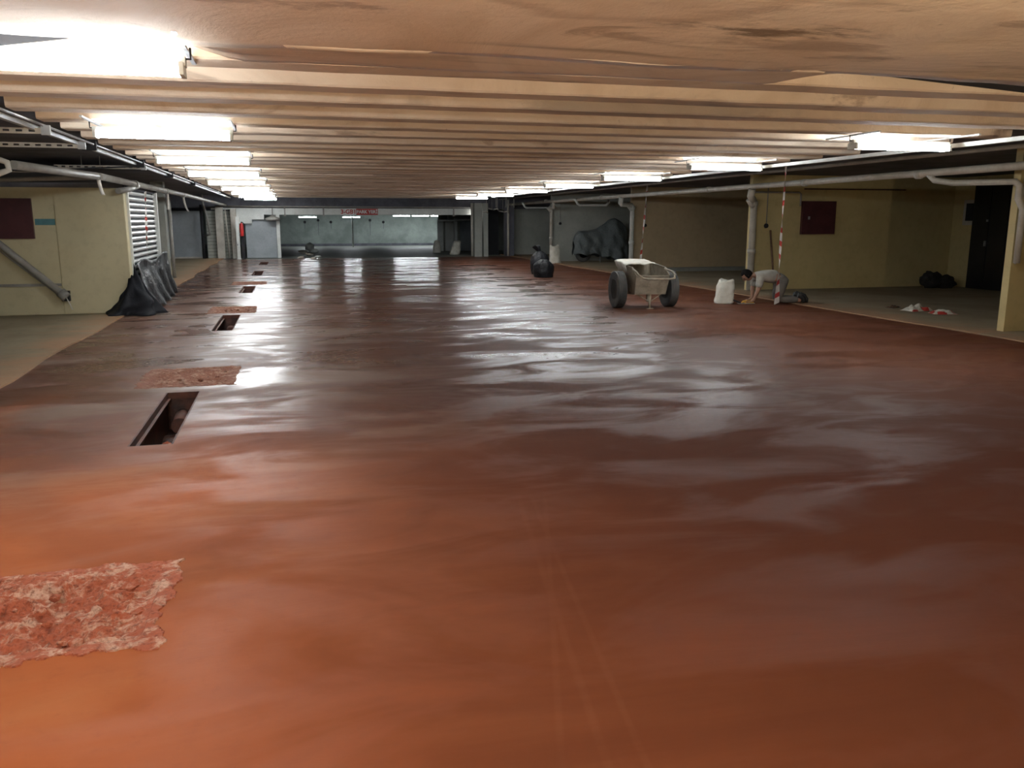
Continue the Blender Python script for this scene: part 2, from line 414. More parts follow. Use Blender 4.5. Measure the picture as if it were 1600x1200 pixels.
def rib_mesh(seed):
    mb = MB(); n = 48; rows = []
    for i in range(n+1):
        x = -2.2+9.95*i/n; j = .012*noise.noise(Vector((x*1.4, seed*5.3, 0))); k = .014*noise.noise(Vector((x*1.9, seed*3.3, 7)))
        j2 = .012*noise.noise(Vector((x*1.2, seed*7.7, 3)))
        prof = [(-.17, .24), (-.145+j, .012), (-.13+j, k*.4), (.13+j2, k*.4), (.145+j2, .012), (.17, .24)]
        rows.append([mb.bm.verts.new((x, y, z)) for y, z in prof])
    for A, B in zip(rows, rows[1:]):
        for a in range(5): mb.bm.faces.new((A[a], A[a+1], B[a+1], B[a]))
    mb.bm.faces.new(rows[0]); mb.bm.faces.new(rows[-1][::-1])
    return mb.mesh('rib', MT['ceil'])
ribs = [rib_mesh(s) for s in range(4)]
y = 5.42; i = 0
while y < 37.0:
    obj('rib', ribs[i % 4], ceiling, (0, y, ZC+.004*((i*7) % 3-1))); y += .86; i += 1
# bay ceilings either side (bare dark grey concrete)
sbox('ceiling_left_bays', -9, -2.2, -6, 38, ZC+.10, ZC+.4, MT['dark_conc'])
sbox('ceiling_right_bays', 7.75, 15.5, -6, 38, ZC+.08, ZC+.4, MT['dark_conc'])
sbox('ceiling_far', -9, 16, 38, 65.5, 2.2, 2.4, MT['dark_conc'])
# outer shell
sbox('wall_back', -9, 15.6, -6.3, -6, -.1, 2.9, MT['cream'])
sbox('wall_left', -9.2, -9, -6, 65.5, -.5, 2.9, MT['greywall'])
wall_right = sbox('wall_right', 15.42, 15.65, -6, 38, -.1, 2.7, MT['yellow'])
sbox('wall_right_far', 15.7, 15.9, 38, 65.5, -.5, 2.7, MT['farwall'])
sbox('wall_far', -9, 16, 63.5, 63.8, -.6, 2.6, MT['farwall'])
# right-hand partitions, each facing the camera
PW = [(9.73, 'yellow'), (17.1, 'yellow'), (24.4, 'tan'), (31.0, 'greywall'), (37.5, 'greywall')]
for k, (py, mt) in enumerate(PW):
    sbox('wall_right_bay', (9.84, 10.0, 10.16, 9.62, 9.62)[k], 15.42, py, py+.12, 0, ZC+.08, MT[mt], bevel=.012)
# dark painted skirting / stains are part of the wall paint; low kerb along the tan wall
sbox('baseboard_right', 10.0, 15.4, 23.9, 24.4, .0, .12, MT['conc'])
sbox('wall_right_bay', 9.3, 9.55, 36.3, 37.2, 0, 2.2, MT['dark_conc'])
# beam across the end of the ribbed hall
sbox('trim_1', -3.2, 8.35, 37.2, 37.5, 1.80, 2.07, MT['white'])
sbox('trim_2', -9, 15.4, 37.4, 37.9, 2.07, ZC+.3, MT['dark_conc'])
# left end partition row at the back
sbox('wall_left_rear', -9, -5.2, 37.2, 37.4, 0, 2.4, MT['greywall'])
# dark wall behind the opening at right rear
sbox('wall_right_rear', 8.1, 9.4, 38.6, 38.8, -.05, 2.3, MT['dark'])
# right side of the far zone
sbox('wall_far_right', 7.9, 15.7, 46.5, 46.7, -.4, 2.3, MT['greywall'])
# ================================================================ LIGHTS
def make_light():
    root = empty('fluorescent_light', (0, 0, 0), 'x', 'light')
    mb = MB()
    prof = [(-.035, .0), (-.045, -.04), (-.04, -.05), (-.015, -.05), (.015, -.05), (.04, -.05), (.045, -.04), (.035, .0)]
    L = [mb.bm.verts.new((-.62, y, z)) for y, z in prof]; Rr = [mb.bm.verts.new((.62, y, z)) for y, z in prof]
    for a in range(8): mb.bm.faces.new((L[a], L[(a+1) % 8], Rr[(a+1) % 8], Rr[a]))
    mb.bm.faces.new(L); mb.bm.faces.new(Rr[::-1])
    mb.build('housing', MT['white'], root)
    for s in (-1, 1):
        t = MB().tube([(-.59, s*.055, -.075), (.59, s*.055, -.075)], .019, 12).build('tube', MT['tube'], root)
    for s in (-1, 1):
        MB().box(s*.60-.012, s*.60+.012, -.075, .075, -.10, -.035).build('lamp_holder', MT['white'], root, bevel=.004)
        MB().box(s*.62-.012, s*.62+.012, -.45, .45, .036, .052).build('mounting_strap', MT['steel'], root)
        MB().tube([(s*.61, .0, -.01), (s*.645, .0, -.01), (s*.645, 0, .048)], .006, 6).build('hook', MT['dark'], root)
    return root
proto = make_light()
LZ = ZC-.055
ordn = ['nearest', 'second', 'third', 'fourth', 'fifth', 'sixth', 'seventh', 'eighth', 'ninth']
def place_light(x, y, z, label, group, rz=0.):
    global proto_used
    o = proto if not proto_used else copy_tree(proto)
    proto_used = True
    o.location = (x, y, z); o.rotation_euler.z = rz
    o['label'] = label; o['group'] = group
    return o
proto_used = False
for k, yy in enumerate([4.95, 8.75, 12.5, 16.1, 19.8, 23.5, 27.3, 31.0, 34.7]):
    place_light(-1.12, yy, LZ, f'lit twin-tube ceiling light, {ordn[k]} from the camera in the left row' if k else 'lit twin-tube ceiling light cut by the left edge, nearest of the left row', 'tube lights of the left row')
for xx, yy, d in ((-1.12, 1.2, 'just left of the camera, out of frame'), (-1.12, -2.6, 'behind the camera on the left')):
    place_light(xx, yy, ZC-.09, f'lit twin-tube ceiling light {d}', 'tube lights behind the camera')
for k, yy in enumerate([8.1, 12.0, 15.7, 19.6, 23.4, 27.2, 31.0]):
    place_light(6.52, yy, LZ, f'lit twin-tube ceiling light, {ordn[k]} from the camera in the right row', 'tube lights of the right row')
for k, (x, d) in enumerate([(1.1, 'left of the thin white post'), (4.05, 'at the top of the thin white post')]):
    lt = place_light(x, 60, 1.83, f'short lit tube light beyond the white beam, {d}', 'tube lights beyond the beam')
    for s in (-.45, .45): MB().tube([(s, 0, 0), (s, 0, .37)], .008, 6).build('suspension_rod', MT['steel'], lt)
for k in range(4):
    lt = place_light(7.55+1.34*k, 60, 1.92, f'lit tube light in the long far strip under the beam, {["leftmost", "second from left", "third from left", "rightmost"][k]} of four', 'tube lights beyond the beam')
    for s in (-.45, .45): MB().tube([(s, 0, 0), (s, 0, .28)], .008, 6).build('suspension_rod', MT['steel'], lt)
# halogen lamp added unseen behind the camera, tilted up to warm and brighten the ceiling
wl = empty('added_lamp', (2.3, -4.4, 0), 'added halogen lamp on a low stand, unseen behind the camera, brightening the ceiling', 'lamp')
for s_ in (-1, 1):
    MB().tube([(s_*.16, -.14, .012), (s_*.16, .14, .012)], .012, 8).build('added_lamp_foot', MT['steel'], wl)
    MB().tube([(s_*.16, 0, .012), (s_*.16, 0, .26)], .012, 8).build('added_lamp_arm', MT['steel'], wl)
hd = empty('added_lamp_head', (0, 0, .26), None, None); hd.parent = wl; hd.rotation_euler.x = math.radians(31)
MB().box(-.14, .14, -.10, -.04, -.10, .10).build('housing', MT['yellowp'], hd, bevel=.01)
for a_ in ((-.14, .14, -.04, .10, .10, .11), (-.15, .15, -.04, .32, -.11, -.10), (-.15, -.14, -.04, .10, -.11, .11), (.14, .15, -.04, .10, -.11, .11)):
    MB().box(*a_).build('hood', MT['dark'], hd)
MB().quad((-.13, -.035, -.095), (-.13, -.035, .095), (.13, -.035, .095), (.13, -.035, -.095)).build('lens', MT['halogen'], hd)
# bare bulb at the beam's right end
b = empty('light_bulb', (7.95, 37.1, 1.86), 'bare lit bulb on a bent bracket at the right end of the white beam', 'bulb')
MB().ball((0, 0, 0), .05, 2).build('bulb', MT['bulb'], b)
MB().tube([(.03, 0, .0), (.12, .0, .02)], .022, 10).build('lamp_holder', MT['white'], b)
MB().tube([(.12, 0, .02), (.24, 0, .03), (.28, .05, .03), (.28, .13, .03)], .016, 8).build('bracket', MT['offwhite'], b)
# trunking along the rows
t = empty('cable_trunking', (7.3, 0, ZC-.03), 'thin white cable trunking running along the right row of lights', 'trunking')
for a, c in ((6.0, 8.6), (8.75, 12.4), (12.6, 16.1), (16.3, 20), (20.2, 31)):
    MB().box(-.03, .03, a, c, -.075, -.03).build('trunking_run', MT['white'], t, bevel=.005)
# ================================================================ LEFT OVERHEAD STEEL AND PIPES
rl = empty('steel_rail', (-2.24, 0, 0), 'pair of thin galvanised rails along the left edge of the ribbed ceiling', 'rail')
MB().tube([(0, 3.5, ZC-.02), (0, 30, ZC-.02)], .014, 8).build('rail', MT['steel'], rl)
MB().box(-.12, -.075, 3.5, 36, ZC-.06, ZC-.015).build('angle_rail', MT['steel'], rl)
for yy in (7.6, 11.2, 14.6, 18, 22): MB().box(-.13, .03, yy, yy+.06, ZC-.09, ZC+.12).build('clamp', MT['dark'], rl)
def slotted(y, z, x0, x1, label):
    r = empty('slotted_angle', (0, y, z), label, 'bracket', 'slotted steel angles of the left bays')
    mb = MB(); n = int((x1-x0)/.11)
    mb.box(x0, x1, -.0, .03, .018, .024)
    mb.box(x0, x1, -.003, .0, .008, .024); mb.box(x0, x1, -.003, .0, -.03, -.012)
    for i in range(n):
        a = x0+i*.11; mb.box(a+.055, a+.11, -.003, .0, -.012, .008)
    mb.build('angle', MT['offwhite'], r)
    MB().box(x1-.06, x1+.02, -.02, .02, -.04, .05).build('end_bracket', MT['steel'], r)
    for xx in (x0+.4, (x0+x1)/2): MB().tube([(xx, .015, .02), (xx, .015, ZC+.10-z)], .008, 6).build('hanger', MT['steel'], r)
slotted(9.1, 2.43, -6, -2.2, 'yellowish slotted steel angle overhead, upper and nearer of the two at the left edge')
slotted(10.8, 2.43, -6.5, -2.26, 'whitish slotted steel angle overhead, lower and longer of the two at the left edge')
slotted(15.0, 2.43, -3.6, -2.26, 'short dull slotted steel angle above the pale booth')
p = empty('drain_pipe', (-2.58, 0, 0), 'long grey pipe running back over the roller shutter on the left', 'pipe')
MB().tube([(-.02, 13.2, 2.20), (0, 24, 2.21), (0, 36.8, 2.17)], .05, 12).build('pipe_run', MT['greypipe'], p)
for yy in (15.9, 19.6, 22.6): MB().tube([(-.01, yy, 2.2), (-.01, yy+.14, 2.2)], .066, 12).build('coupling', MT['greypipe'], p)
MB().tube([(-.01, 16.2, 2.18), (-.06, 15.6, 2.10), (-.16, 15.25, 2.06)], .05, 10).build('branch', MT['greypipe'], p)
p = empty('drain_pipe', (-3.0, 10.5, 2.2), 'slanting grey pipe under the left ceiling, ending in an elbow at the left edge', 'pipe')
MB().tube([(.02, .2, .0), (.38, 2.66, -.0)], .05, 12).build('pipe_run', MT['greypipe'], p)
MB().tube([(-.6, .1, .06), (-.12, .1, .06), (-.01, .1, .02), (.0, .1, -.06), (-.10, .1, -.1), (-.6, .1, -.1)], .035, 10).build('elbow', MT['offwhite'], p)
MB().tube([(-1.4, 2.4, -.10), (.36, 2.62, -.02)], .03, 10).build('branch', MT['greypipe'], p)
def strap(x, y, z, l, label, dx=.05):
    mb = MB()
    mb.grid(lambda u, v: (x+(u-.5)*.05+dx*v*v, y+.015*math.sin(5*v), z-l*v), 3, 10)
    tag(mb.build('hanging_strap', MT['whitetape'], thick=.004), label, 'strap', 'pale straps hanging from the left pipe')
q = aty(155, 278, 13.2); strap(-2.62, 13.24, 2.16, .22, 'pale thin strap hanging above the cream booth front', .05)
strap(-2.60, 20.0, 2.17, .36, 'pale strap hanging from the pipe just behind the roller shutter', 0)
strap(-2.58, 22.7, 2.16, .36, 'pale curled strap hanging from the pipe, second behind the roller shutter', .09)
# loose cables below the left ceiling
for k, (a, bb, lab) in enumerate([((-5.5, 11.5, 2.30), (-2.3, 14.5, 2.42), 'dark sagging cable across the left bay ceiling'),
                                 ((-5.0, 13.0, 2.36), (-2.75, 14.2, 2.38), 'pale thin cable drooping to the grey pipe above the booth')]):
    A, B = Vector(a), Vector(bb)
    pts = [A.lerp(B, t/10)+Vector((0, 0, -.10*math.sin(math.pi*t/10))) for t in range(11)]
    tag(MB().tube(pts, .012, 6).build('cable', MT['greypipe'] if k else MT['dark']), lab, 'cable')
# ================================================================ BOOTH WITH ROLLER SHUTTER
BY, BX = 15.57, -2.72
w = struct(MB().box(-9, BX, BY, BY+.12, 0, 2.12).build('wall_booth_front', MT['cream']))
MB().box(-9, -3.80, BY-.02, BY, .03, 1.83).build('panel', MT['cream'], w, bevel=.006)
MB().box(-3.785, BX-.005, BY-.02, BY, .03, 2.10).build('panel', MT['cream'], w, bevel=.006)
sbox('trim_3', -9, -3.80, BY-.045, BY-.02, .50, .545, MT['greypipe'])
sbox('wall_booth_side', BX-.12, BX, BY+.12, BY+.25, 0, 2.16, MT['cream'])
sbox('wall_booth_side', BX-.12, BX, 19.05, 19.3, 0, 2.25, MT['offwhite'])
sbox('ceiling_booth', -9, BX, BY, 19.3, 2.12, 2.2, MT['dark_conc'])
sbox('wall_booth_rear', -9, BX-.12, 19.1, 19.3, 0, 2.12, MT['greywall'])
sh = empty('roller_shutter', (BX, 0, 0), 'ribbed aluminium roller shutter closing the side of the cream booth', 'shutter')
mb = MB()
prof = [(-.020, .006), (.010, .014), (.018, .040), (.010, .066), (-.020, .074)]
A = [mb.bm.verts.new((x, BY+.25, z)) for x, z in prof]; B = [mb.bm.verts.new((x, 19.05, z)) for x, z in prof]
for i in range(4): mb.bm.faces.new((A[i], A[i+1], B[i+1], B[i]))
slat = mb.mesh('slat', MT['shutter'])
for i in range(21): obj('slat', slat, sh, (-.03, 0, .02+i*.1))
MB().box(-.06, -.05, BY+.25, 19.05, 0, 2.12).build('backing', MT['dark'], sh)
for yy in (BY+.22, 18.99): MB().box(-.04, .035, yy, yy+.07, 0, 2.14).build('guide_rail', MT['white'], sh, bevel=.006)
# maroon plate, teal strip, slanting pipe on the booth front
tag(MB().box(-4.95, -4.12, BY-.082, BY-.026, 1.29, 1.94).build('metal_panel', MT['maroon'], bevel=.008), 'dark maroon sheet-metal panel on the cream booth at the left edge', 'panel')
tag(MB().box(-4.10, -3.80, BY-.032, BY-.02, 1.51, 1.61).build('wall_strip', MT['teal'], bevel=.003), 'short teal strip beside the maroon panel on the cream booth', 'strip')
p = empty('slanting_pipe', (-4.8, BY-.15, 0), 'grey pipe slanting down across the cream booth front', 'pipe')
MB().tube([(-.5, 0, 1.75), (.13, 0, 1.25), (1.03, 0, .38)], .055, 12).build('pipe_run', MT['greypipe'], p)
MB().tube([(1.00, 0, .41), (1.09, 0, .31)], .085, 12).build('pipe_end', MT['greypipe'], p)
MB().tube([(-.55, .03, 1.62), (.13, .05, 1.12), (.98, .05, .34)], .018, 8).build('lower_rail', MT['greypipe'], p)
MB().box(1.0, 1.12, .03, .13, .25, .42).build('wall_bracket', MT['dark'], p)
MB().tube([(1.09, -.02, .31), (1.14, -.04, .20), (1.17, -.04, .11)], .010, 6).build('loose_wire', MT['whitetape'], p)
# plastic sheets over the shutter foot
def sheet_fn(u, v):
    yy = 15.80+u*3.75; top = .84+.05*math.sin(u*9)+.05*u
    z = .03+(top-.03)*v
    fold = .07*math.sin(u*26+1.2*math.sin(v*3))*(1-v*.75)+.05*noise.noise(Vector((u*9, v*3, 1)))
    return (BX+.07+max(-.02, fold*.9)+.28*(1-v)**2*(1-.55*u), yy, z)
mb = MB(); mb.grid(sheet_fn, 90, 18)
tag(mb.build('plastic_sheet', MT['sheet'], thick=.004), 'crumpled dark shiny plastic sheet over the foot of the roller shutter', 'sheet')
def tarp_fn(u, v):
    # half cone of tarp bunched round the booth corner, flaring to the floor
    th = math.radians(190+u*168+7*math.sin(v*5)); t = 1-v
    rad = .05+(.36+.10*math.sin(u*3.1))*t**1.15*(1+.20*math.sin(u*17+3*t)+.35*noise.noise(Vector((u*5, t*4, 4))))
    cx_ = BX+.02 if u > .5 else BX-.02
    z = .015+(.34+.46*u+.05*math.sin(u*14))*v
    return (cx_+rad*math.cos(th)*(1.15 if u > .5 else .95), BY-.055+rad*math.sin(th)*.9, z)
mb = MB(); mb.grid(tarp_fn, 60, 16)
tag(mb.build('black_tarp', MT['tarp'], thick=.006), 'black matt tarp corner flaring onto the floor at the booth corner', 'tarp')
# ================================================================ BARRIER TAPES
def tape(name, A, B, w0, w1, twist, label, seg=.14, sway=.0, face=None):
    A, B = Vector(A), Vector(B); L = (B-A).length; n = max(6, int(L/seg)); k = 4
    mb = MB(); rows = []
    side0 = Vector(face) if face else Vector((right.x, right.y, 0)).normalized()
    oth = side0.cross((B-A).normalized()).normalized()
    for i in range(n*k+1):
        t = i/(n*k); p = A.lerp(B, t)+side0*sway*math.sin(t*math.pi)
        wd = (w0+(w1-w0)*t**3); an = twist*(1-t)**1.5
        s = (side0*math.cos(an)+oth*math.sin(an))*wd/2
        sl = Vector((0, 0, .25*wd))
        rows.append((mb.bm.verts.new(p-s-sl), mb.bm.verts.new(p+s+sl)))
    for i in range(n*k):
        f = mb.bm.faces.new((rows[i][0], rows[i][1], rows[i+1][1], rows[i+1][0])); f.material_index = 1 if (i % (2*k)) >= 5 else 0
    return tag(mb.build('barrier_tape', [MT['whitetape'], MT['redtape']], thick=.002), label, 'tape', 'red and white barrier tapes')
tp = aty(1226, 293, 13.6); bt = atz(1211, 474, 0.02)
tape('t', (tp.x, tp.y, ZC+.08), (bt.x, bt.y-.05, .02), .035, .10, 9, 'red and white barrier tape hanging from the ceiling in front of the kneeling man', .12)
tp = aty(1011, 306, 22.6); bt = aty(1001, 402, 22.6)
tape('t', (tp.x, 22.6, ZC+.09), (bt.x, 22.6, .45), .045, .07, 7, 'red and white barrier tape hanging in front of the tan wall, behind the cart', .16)
tp = atx(226, 297, BX+.06); bt = atx(228, 402, BX+.06)
tape('t', (BX+.07, tp.y, 2.12), (BX+.07, bt.y+.1, .95), .04, .05, 5, 'red and white barrier tape hanging down the roller shutter', .09, face=(0, 1, 0))
# ================================================================ DRAIN PITS AND BROKEN PATCHES
plab = ['largest open rectangular drain pit in the red floor, nearest the camera', 'open drain pit in the red floor, second from the camera',
        'open drain pit in the red floor, third from the camera', 'open drain pit in the red floor, fourth from the camera', 'smallest open drain pit in the red floor, farthest from the camera']
for k, (a, bb) in enumerate(PITS):
    cx, cy = (HX0+HX1)/2, (a+bb)/2; hw, hl = (HX1-HX0)/2, (bb-a)/2
    r = empty('drain_pit', (cx, cy, 0), plab[k], 'drain pit', 'drain pits along the red floor')
    for s in (-1, 1):
        MB().box(s*hw, s*(hw+.08), -hl, hl, -.45, -.003).build('side_wall', MT['pit'], r)
        MB().box(-hw, hw, s*hl, s*(hl+.08), -.45, -.003).build('end_wall', MT['pit'], r)
        MB().box(s*(hw-.014), s*hw, -hl, hl, -.06, -.001).build('frame_rail', MT['rust'], r)
        MB().box(s*(hw-.04), s*(hw-.014), -hl, hl, -.066, -.056).build('ledge', MT['rust'], r)
        MB().box(-hw+.014, hw-.014, s*hl-.012 if s > 0 else -hl, s*hl if s > 0 else -hl+.012, -.06, -.001).build('frame_end', MT['rust'], r)
    mb = MB(); mb.grid(lambda u, v: ((u-.5)*2*hw, (v-.5)*2*hl, -.36+.06*noise.noise(Vector((u*2, v*9, k)))), 8, 30); mb.build('pit_bottom', MT['pit'], r)
    MB().tube([(-.02, hl, -.24), (-.01, hl-.35, -.25)], .075, 14).build('outlet_pipe', MT['rust'], r)
    if k < 2:
        for j in range(7): MB().ball((random.uniform(-hw*.7, hw*.7), random.uniform(-hl*.8, hl*.8), -.31), random.uniform(.02, .045), 1, .5, (1.2, 1, .7), j, True).build('rubble', MT['rubble'], r)
pt_lab = ['rough broken patch of rubble in the red floor at the lower left corner', 'shallow broken patch of red screed just behind the nearest drain pit',
          'small broken patch of red screed behind the second drain pit', 'small broken patch of red screed behind the third drain pit']
for k, (x0, x1, y0, y1) in enumerate(PATCH):
    r = empty('broken_patch', ((x0+x1)/2, (y0+y1)/2, 0), pt_lab[k], 'broken floor', 'broken patches in the red floor')
    cx, cy = (x0+x1)/2, (y0+y1)/2; amp = 1. if k == 0 else .55
    def surf(u, v):
        m_ = .10
        x, y = x0-m_+u*(x1-x0+2*m_), y0-m_+v*(y1-y0+2*m_)
        e = min(x-x0, x1-x, y-y0, y1-y)            # >0 inside the hole
        q = Vector((x*3.2, y*3.2, k)); h = noise.fractal(q, .8, 2., 6)*.045*amp+noise.noise(Vector((x*24, y*24, 3)))*.020*amp+noise.noise(Vector((x*55, y*55, 5)))*.010*amp
        if e < .02:
            lip = .05+.05*noise.noise(Vector((x*6, y*6, 7)))+.03*noise.noise(Vector((x*17, y*17, 2)))
            z_ = .006*amp+.004*noise.noise(Vector((x*30, y*30, 1)))-max(0, (-e-lip)*.5)
            return (x-cx, y-cy, z_ if -e < lip else -.012)
        return (x-cx, y-cy, -.030*amp*min(1, e*9)+h*min(1, e*8)+.003)
    mb = MB(); mb.grid(surf, 120, 110, smooth=False); mb.build('rubble_surface', MT['rubble' if k == 0 else 'rubble2'], r)
    for j in range(46 if k == 0 else 16):
        rr = random.uniform(.008, .030)*(1 if k == 0 else .8)
        px, py = random.uniform(x0-.0, x1-.03)-cx, (random.uniform(y0-.10, y1-.05) if k == 0 else random.uniform(y0, y1))-cy
        inside = (y0 < py+cy < y1)
        MB().ball((px, py, (-.01 if inside else rr*.45)), rr, 1, .6, (1.2, 1, .75), j, True).build('chunk', MT['rubble' if k == 0 else 'rubble2'], r)
# ================================================================ RIGHT WALL FITTINGS
WY = 17.1
pnl = empty('metal_panel', (11.69, WY-.008, 1.27), 'dark maroon metal panel on the yellow wall at right', 'panel')
MB().box(-.43, .43, -.08, 0, 0, .74).build('case', MT['maroon'], pnl, bevel=.01)
MB().box(-.39, .39, -.095, -.08, .04, .70).build('panel_door', MT['maroon'], pnl, bevel=.006)
MB().box(-.30, -.26, -.115, -.095, .33, .40).build('latch', MT['steel'], pnl)
cd = empty('conduit', (0, WY-.03, 0), 'thin grey conduit along the top of the yellow wall down to the maroon panel', 'conduit')
MB().tube([(10.0, 0, 2.20), (11.18, 0, 2.20), (11.22, 0, 2.16), (11.22, 0, 1.9)], .02, 8).build('conduit_run', MT['greypipe'], cd)
MB().tube([(11.3, 0, 2.28), (14.0, 0, 2.28)], .014, 8).build('conduit_run', MT['rust'], cd)
for (sx, sy, lab) in ((10.39, WY, 'small round dark switch on the yellow wall above the kneeling man'), (10.62, 24.4, 'small round dark switch on the tan wall beside the white pipe'), (9.98, 31.0, 'small round dark switch on the grey wall left of the covered motorcycle')):
    z0 = {WY: 1.46, 24.4: 1.42, 31.0: 1.45}[sy]
    s = empty('wall_switch', (sx, sy, z0), lab, 'switch')
    MB().lathe([(.055, -.001), (.05, -.03), (.035, -.045), (0, -.045)], axis='Y', n=16).build('switch_body', MT['dark'], s)
    MB().tube([(0, -.012, .05), (0, -.012, .85)], .012, 8).build('conduit_run', MT['greypipe'], s)
def place_pipe(name, pts, r, mat, label, cat='pipe', collars=(), extra=()):
    e = empty(name, (pts[0][0], pts[0][1], 0), label, cat); o = Vector((pts[0][0], pts[0][1], 0))
    MB().tube([Vector(q)-o for q in pts], r, 14).build('pipe_run', mat, e)
    for c, d in collars:
        c = Vector(c)-o; d = Vector(d); MB().tube([c-d*.05, c+d*.05], r*1.22, 14).build('collar', mat, e)
    for q, rr in extra: MB().tube([Vector(z)-o for z in q], rr, 12).build('branch', mat, e)
    return e
PX, PZ = 9.4, 2.28
place_pipe('drain_pipe', [(PX, 2, PZ+.04), (PX, 16, PZ), (PX, 37, PZ-.03)], .055, MT['offwhite'], 'long pale pipe running back along the tops of the right-hand partitions',
           collars=[((PX, yy, PZ), (0, 1, 0)) for yy in (11.2, 14.2, 18.0, 25, 31)])
place_pipe('service_pipe', [(PX-.35, 2, ZC+.03), (PX-.35, 37, ZC-.02)], .03, MT['greypipe'], 'thin grey pipe high under the dark ceiling beside the right-hand pale pipe')
def downpipe(px_, py_, lab, r, zb=0.03, mat='offwhite', xo=0.):
    x = px_; yj = py_-.12
    place_pipe('downpipe', [(PX, yj-.9, PZ-.05), (PX, yj-.85, PZ-.20), (PX+.06, yj-.8, PZ-.24), (x-.05, yj-.03, PZ-.25), (x, yj, PZ-.30), (x, yj, zb)], r, MT[mat], lab,
               collars=[((x, yj, 1.95), (0, 0, 1)), ((x, yj, .9), (0, 0, 1))],
               extra=[([(x, yj, 1.86), (x-.10, yj-.02, 1.97), (x-.16, yj-.03, 2.04)], r*.85)])
downpipe(9.99, WY, 'thick pale downpipe with a branch at the corner of the yellow wall behind the man', .075)
downpipe(10.13, 24.4, 'white downpipe at the corner of the tan wall behind the cart', .07, mat='white')
downpipe(9.58, 31.0, 'pale downpipe at the end of the grey wall beside the white sack', .06)
place_pipe('downpipe', [(9.25, 36.2, 2.45), (9.25, 36.2, .02)], .05, MT['offwhite'], 'farthest pale downpipe, at the right side of the dark opening')
place_pipe('downpipe', [(PX, 11.0, PZ), (PX+.03, 10.9, PZ-.10), (PX+.1, 10.6, PZ-.15), (9.64, 9.62, PZ-.17), (9.70, 9.60, PZ-.22), (9.70, 9.60, 1.88), (9.80, 9.60, 1.74), (9.80, 9.60, 1.0)], .045, MT['offwhite'],
           'pale jogged downpipe on the nearest yellow column at the right edge', extra=[([(9.88, 9.70, 2.15), (9.88, 9.70, .98)], .012)])
# brackets of pipe (hung U loops) along right ceiling
for (yy, lab) in ((27.3, 'white bent pipe loop hanging under the dark ceiling, beside the grey wall'), (34.0, 'white bent pipe loop hanging under the dark ceiling, farthest at right')):
    place_pipe('pipe_loop', [(PX-.1, yy, PZ), (PX+.0, yy, PZ-.16), (PX+.1, yy+.1, PZ-.2), (PX+1.1, yy+.2, PZ-.2), (PX+1.2, yy+.2, PZ-.1), (PX+1.2, yy+.2, PZ)], .04, MT['white'], lab)
# door, small hatch
dr = struct(MB().box(15.36, 15.42, 15.35, 16.42, .02, 2.38).build('door_1', MT['black'], bevel=.005))
for (a, c) in ((15.40, 15.86), (15.92, 16.37)): MB().box(15.345, 15.36, a, c, .06, 2.32).build('door_leaf', MT['black'], dr, bevel=.006)
MB().box(15.31, 15.345, 15.93, 15.97, 1.0, 1.12).build('handle', MT['steel'], dr)
MB().box(15.32, 15.345, 15.93, 15.97, 1.55, 1.60).build('lock', MT['steel'], dr)
h = empty('wall_hatch', (15.42, 16.47, 1.57), 'small dark hatch in a pale frame on the yellow wall beside the black door', 'hatch')
MB().box(-.03, 0, -.25, .28, -.10, .48).build('hatch_frame', MT['offwhite'], h, bevel=.005)
MB().box(-.045, -.03, -.18, .19, 0, .40).build('hatch_cover', MT['dark'], h)
# ---- leaning pole
a = aty(1206, 360, 17.0); c = atz(1214, 455, .02)
tag(MB().tube([(c.x, 16.75, .02), (a.x, 17.06, a.z)], .022, 8).build('wooden_pole', MT['wood']), 'thin brown wooden pole leaning on the yellow wall behind the man', 'pole')
# ================================================================ SACKS AND BAGS
def sack_mesh(w, d, h, seed, open_top=True, lean=.0, crumple=.10):
    mb = MB()
    def fn(u, v):
        t = 2*math.pi*u
        k = 1.08-.30*v+.05*math.sin(v*7+seed)-(.12*max(0, (v-.72)/.28) if open_top else .55*max(0, (v-.6)/.4)**1.5)
        ex = abs(math.cos(t))**.7*math.copysign(1, math.cos(t)); ey = abs(math.sin(t))**.7*math.copysign(1, math.sin(t))
        nn = noise.fractal(Vector((math.cos(t)*1.6+seed, math.sin(t)*1.6, v*3.2)), 1., 2., 4)*crumple
        f = (k+nn)*(.92 if v == 0 else 1)
        if open_top and v > .86: f += .10*math.sin((v-.86)/.14*math.pi)
        return (ex*w/2*f+lean*v*h, ey*d/2*f, h*v*(1+.05*math.sin(2*t+seed)*v))
    vs = mb.grid(fn, 36, 18, closed_u=True)
    mb.bm.faces.new([r[0] for r in vs][::-1])
    if open_top:
        # inner lip and contents
        top = [r[-1].co.copy() for r in vs]; c = sum(top, Vector())/len(top)
        inn = [mb.bm.verts.new(c+(p-c)*.86+Vector((0, 0, -.16*h))) for p in top]
        for i in range(len(vs)):
            j = (i+1) % len(vs); mb.bm.faces.new((vs[i][-1], vs[j][-1], inn[j], inn[i])).smooth = True
        mb.bm.faces.new(inn)
    else:
        mb.bm.faces.new([r[-1] for r in vs])
    return mb
def sack(x, y, w, d, h, seed, mat, label, cat='sack', rz=0., z=.0, **kw):
    r = empty('sack', (x, y, z), label, cat, rz=rz)
    sack_mesh(w, d, h, seed, **kw).build('sack_body', mat, r)
    return r
q = atz(1144, 475)
sack(q.x-.10, q.y+.16, .36, .32, .46, 3, MT['sack'], 'white woven sack with rolled open top standing beside the kneeling man', lean=.10, rz=-.25)
q = atz(873, 411)
sack(9.42, q.y-.2, .40, .34, .66, 8, MT['sack'], 'slim white sack leaning by the far end of the grey wall', lean=-.06)
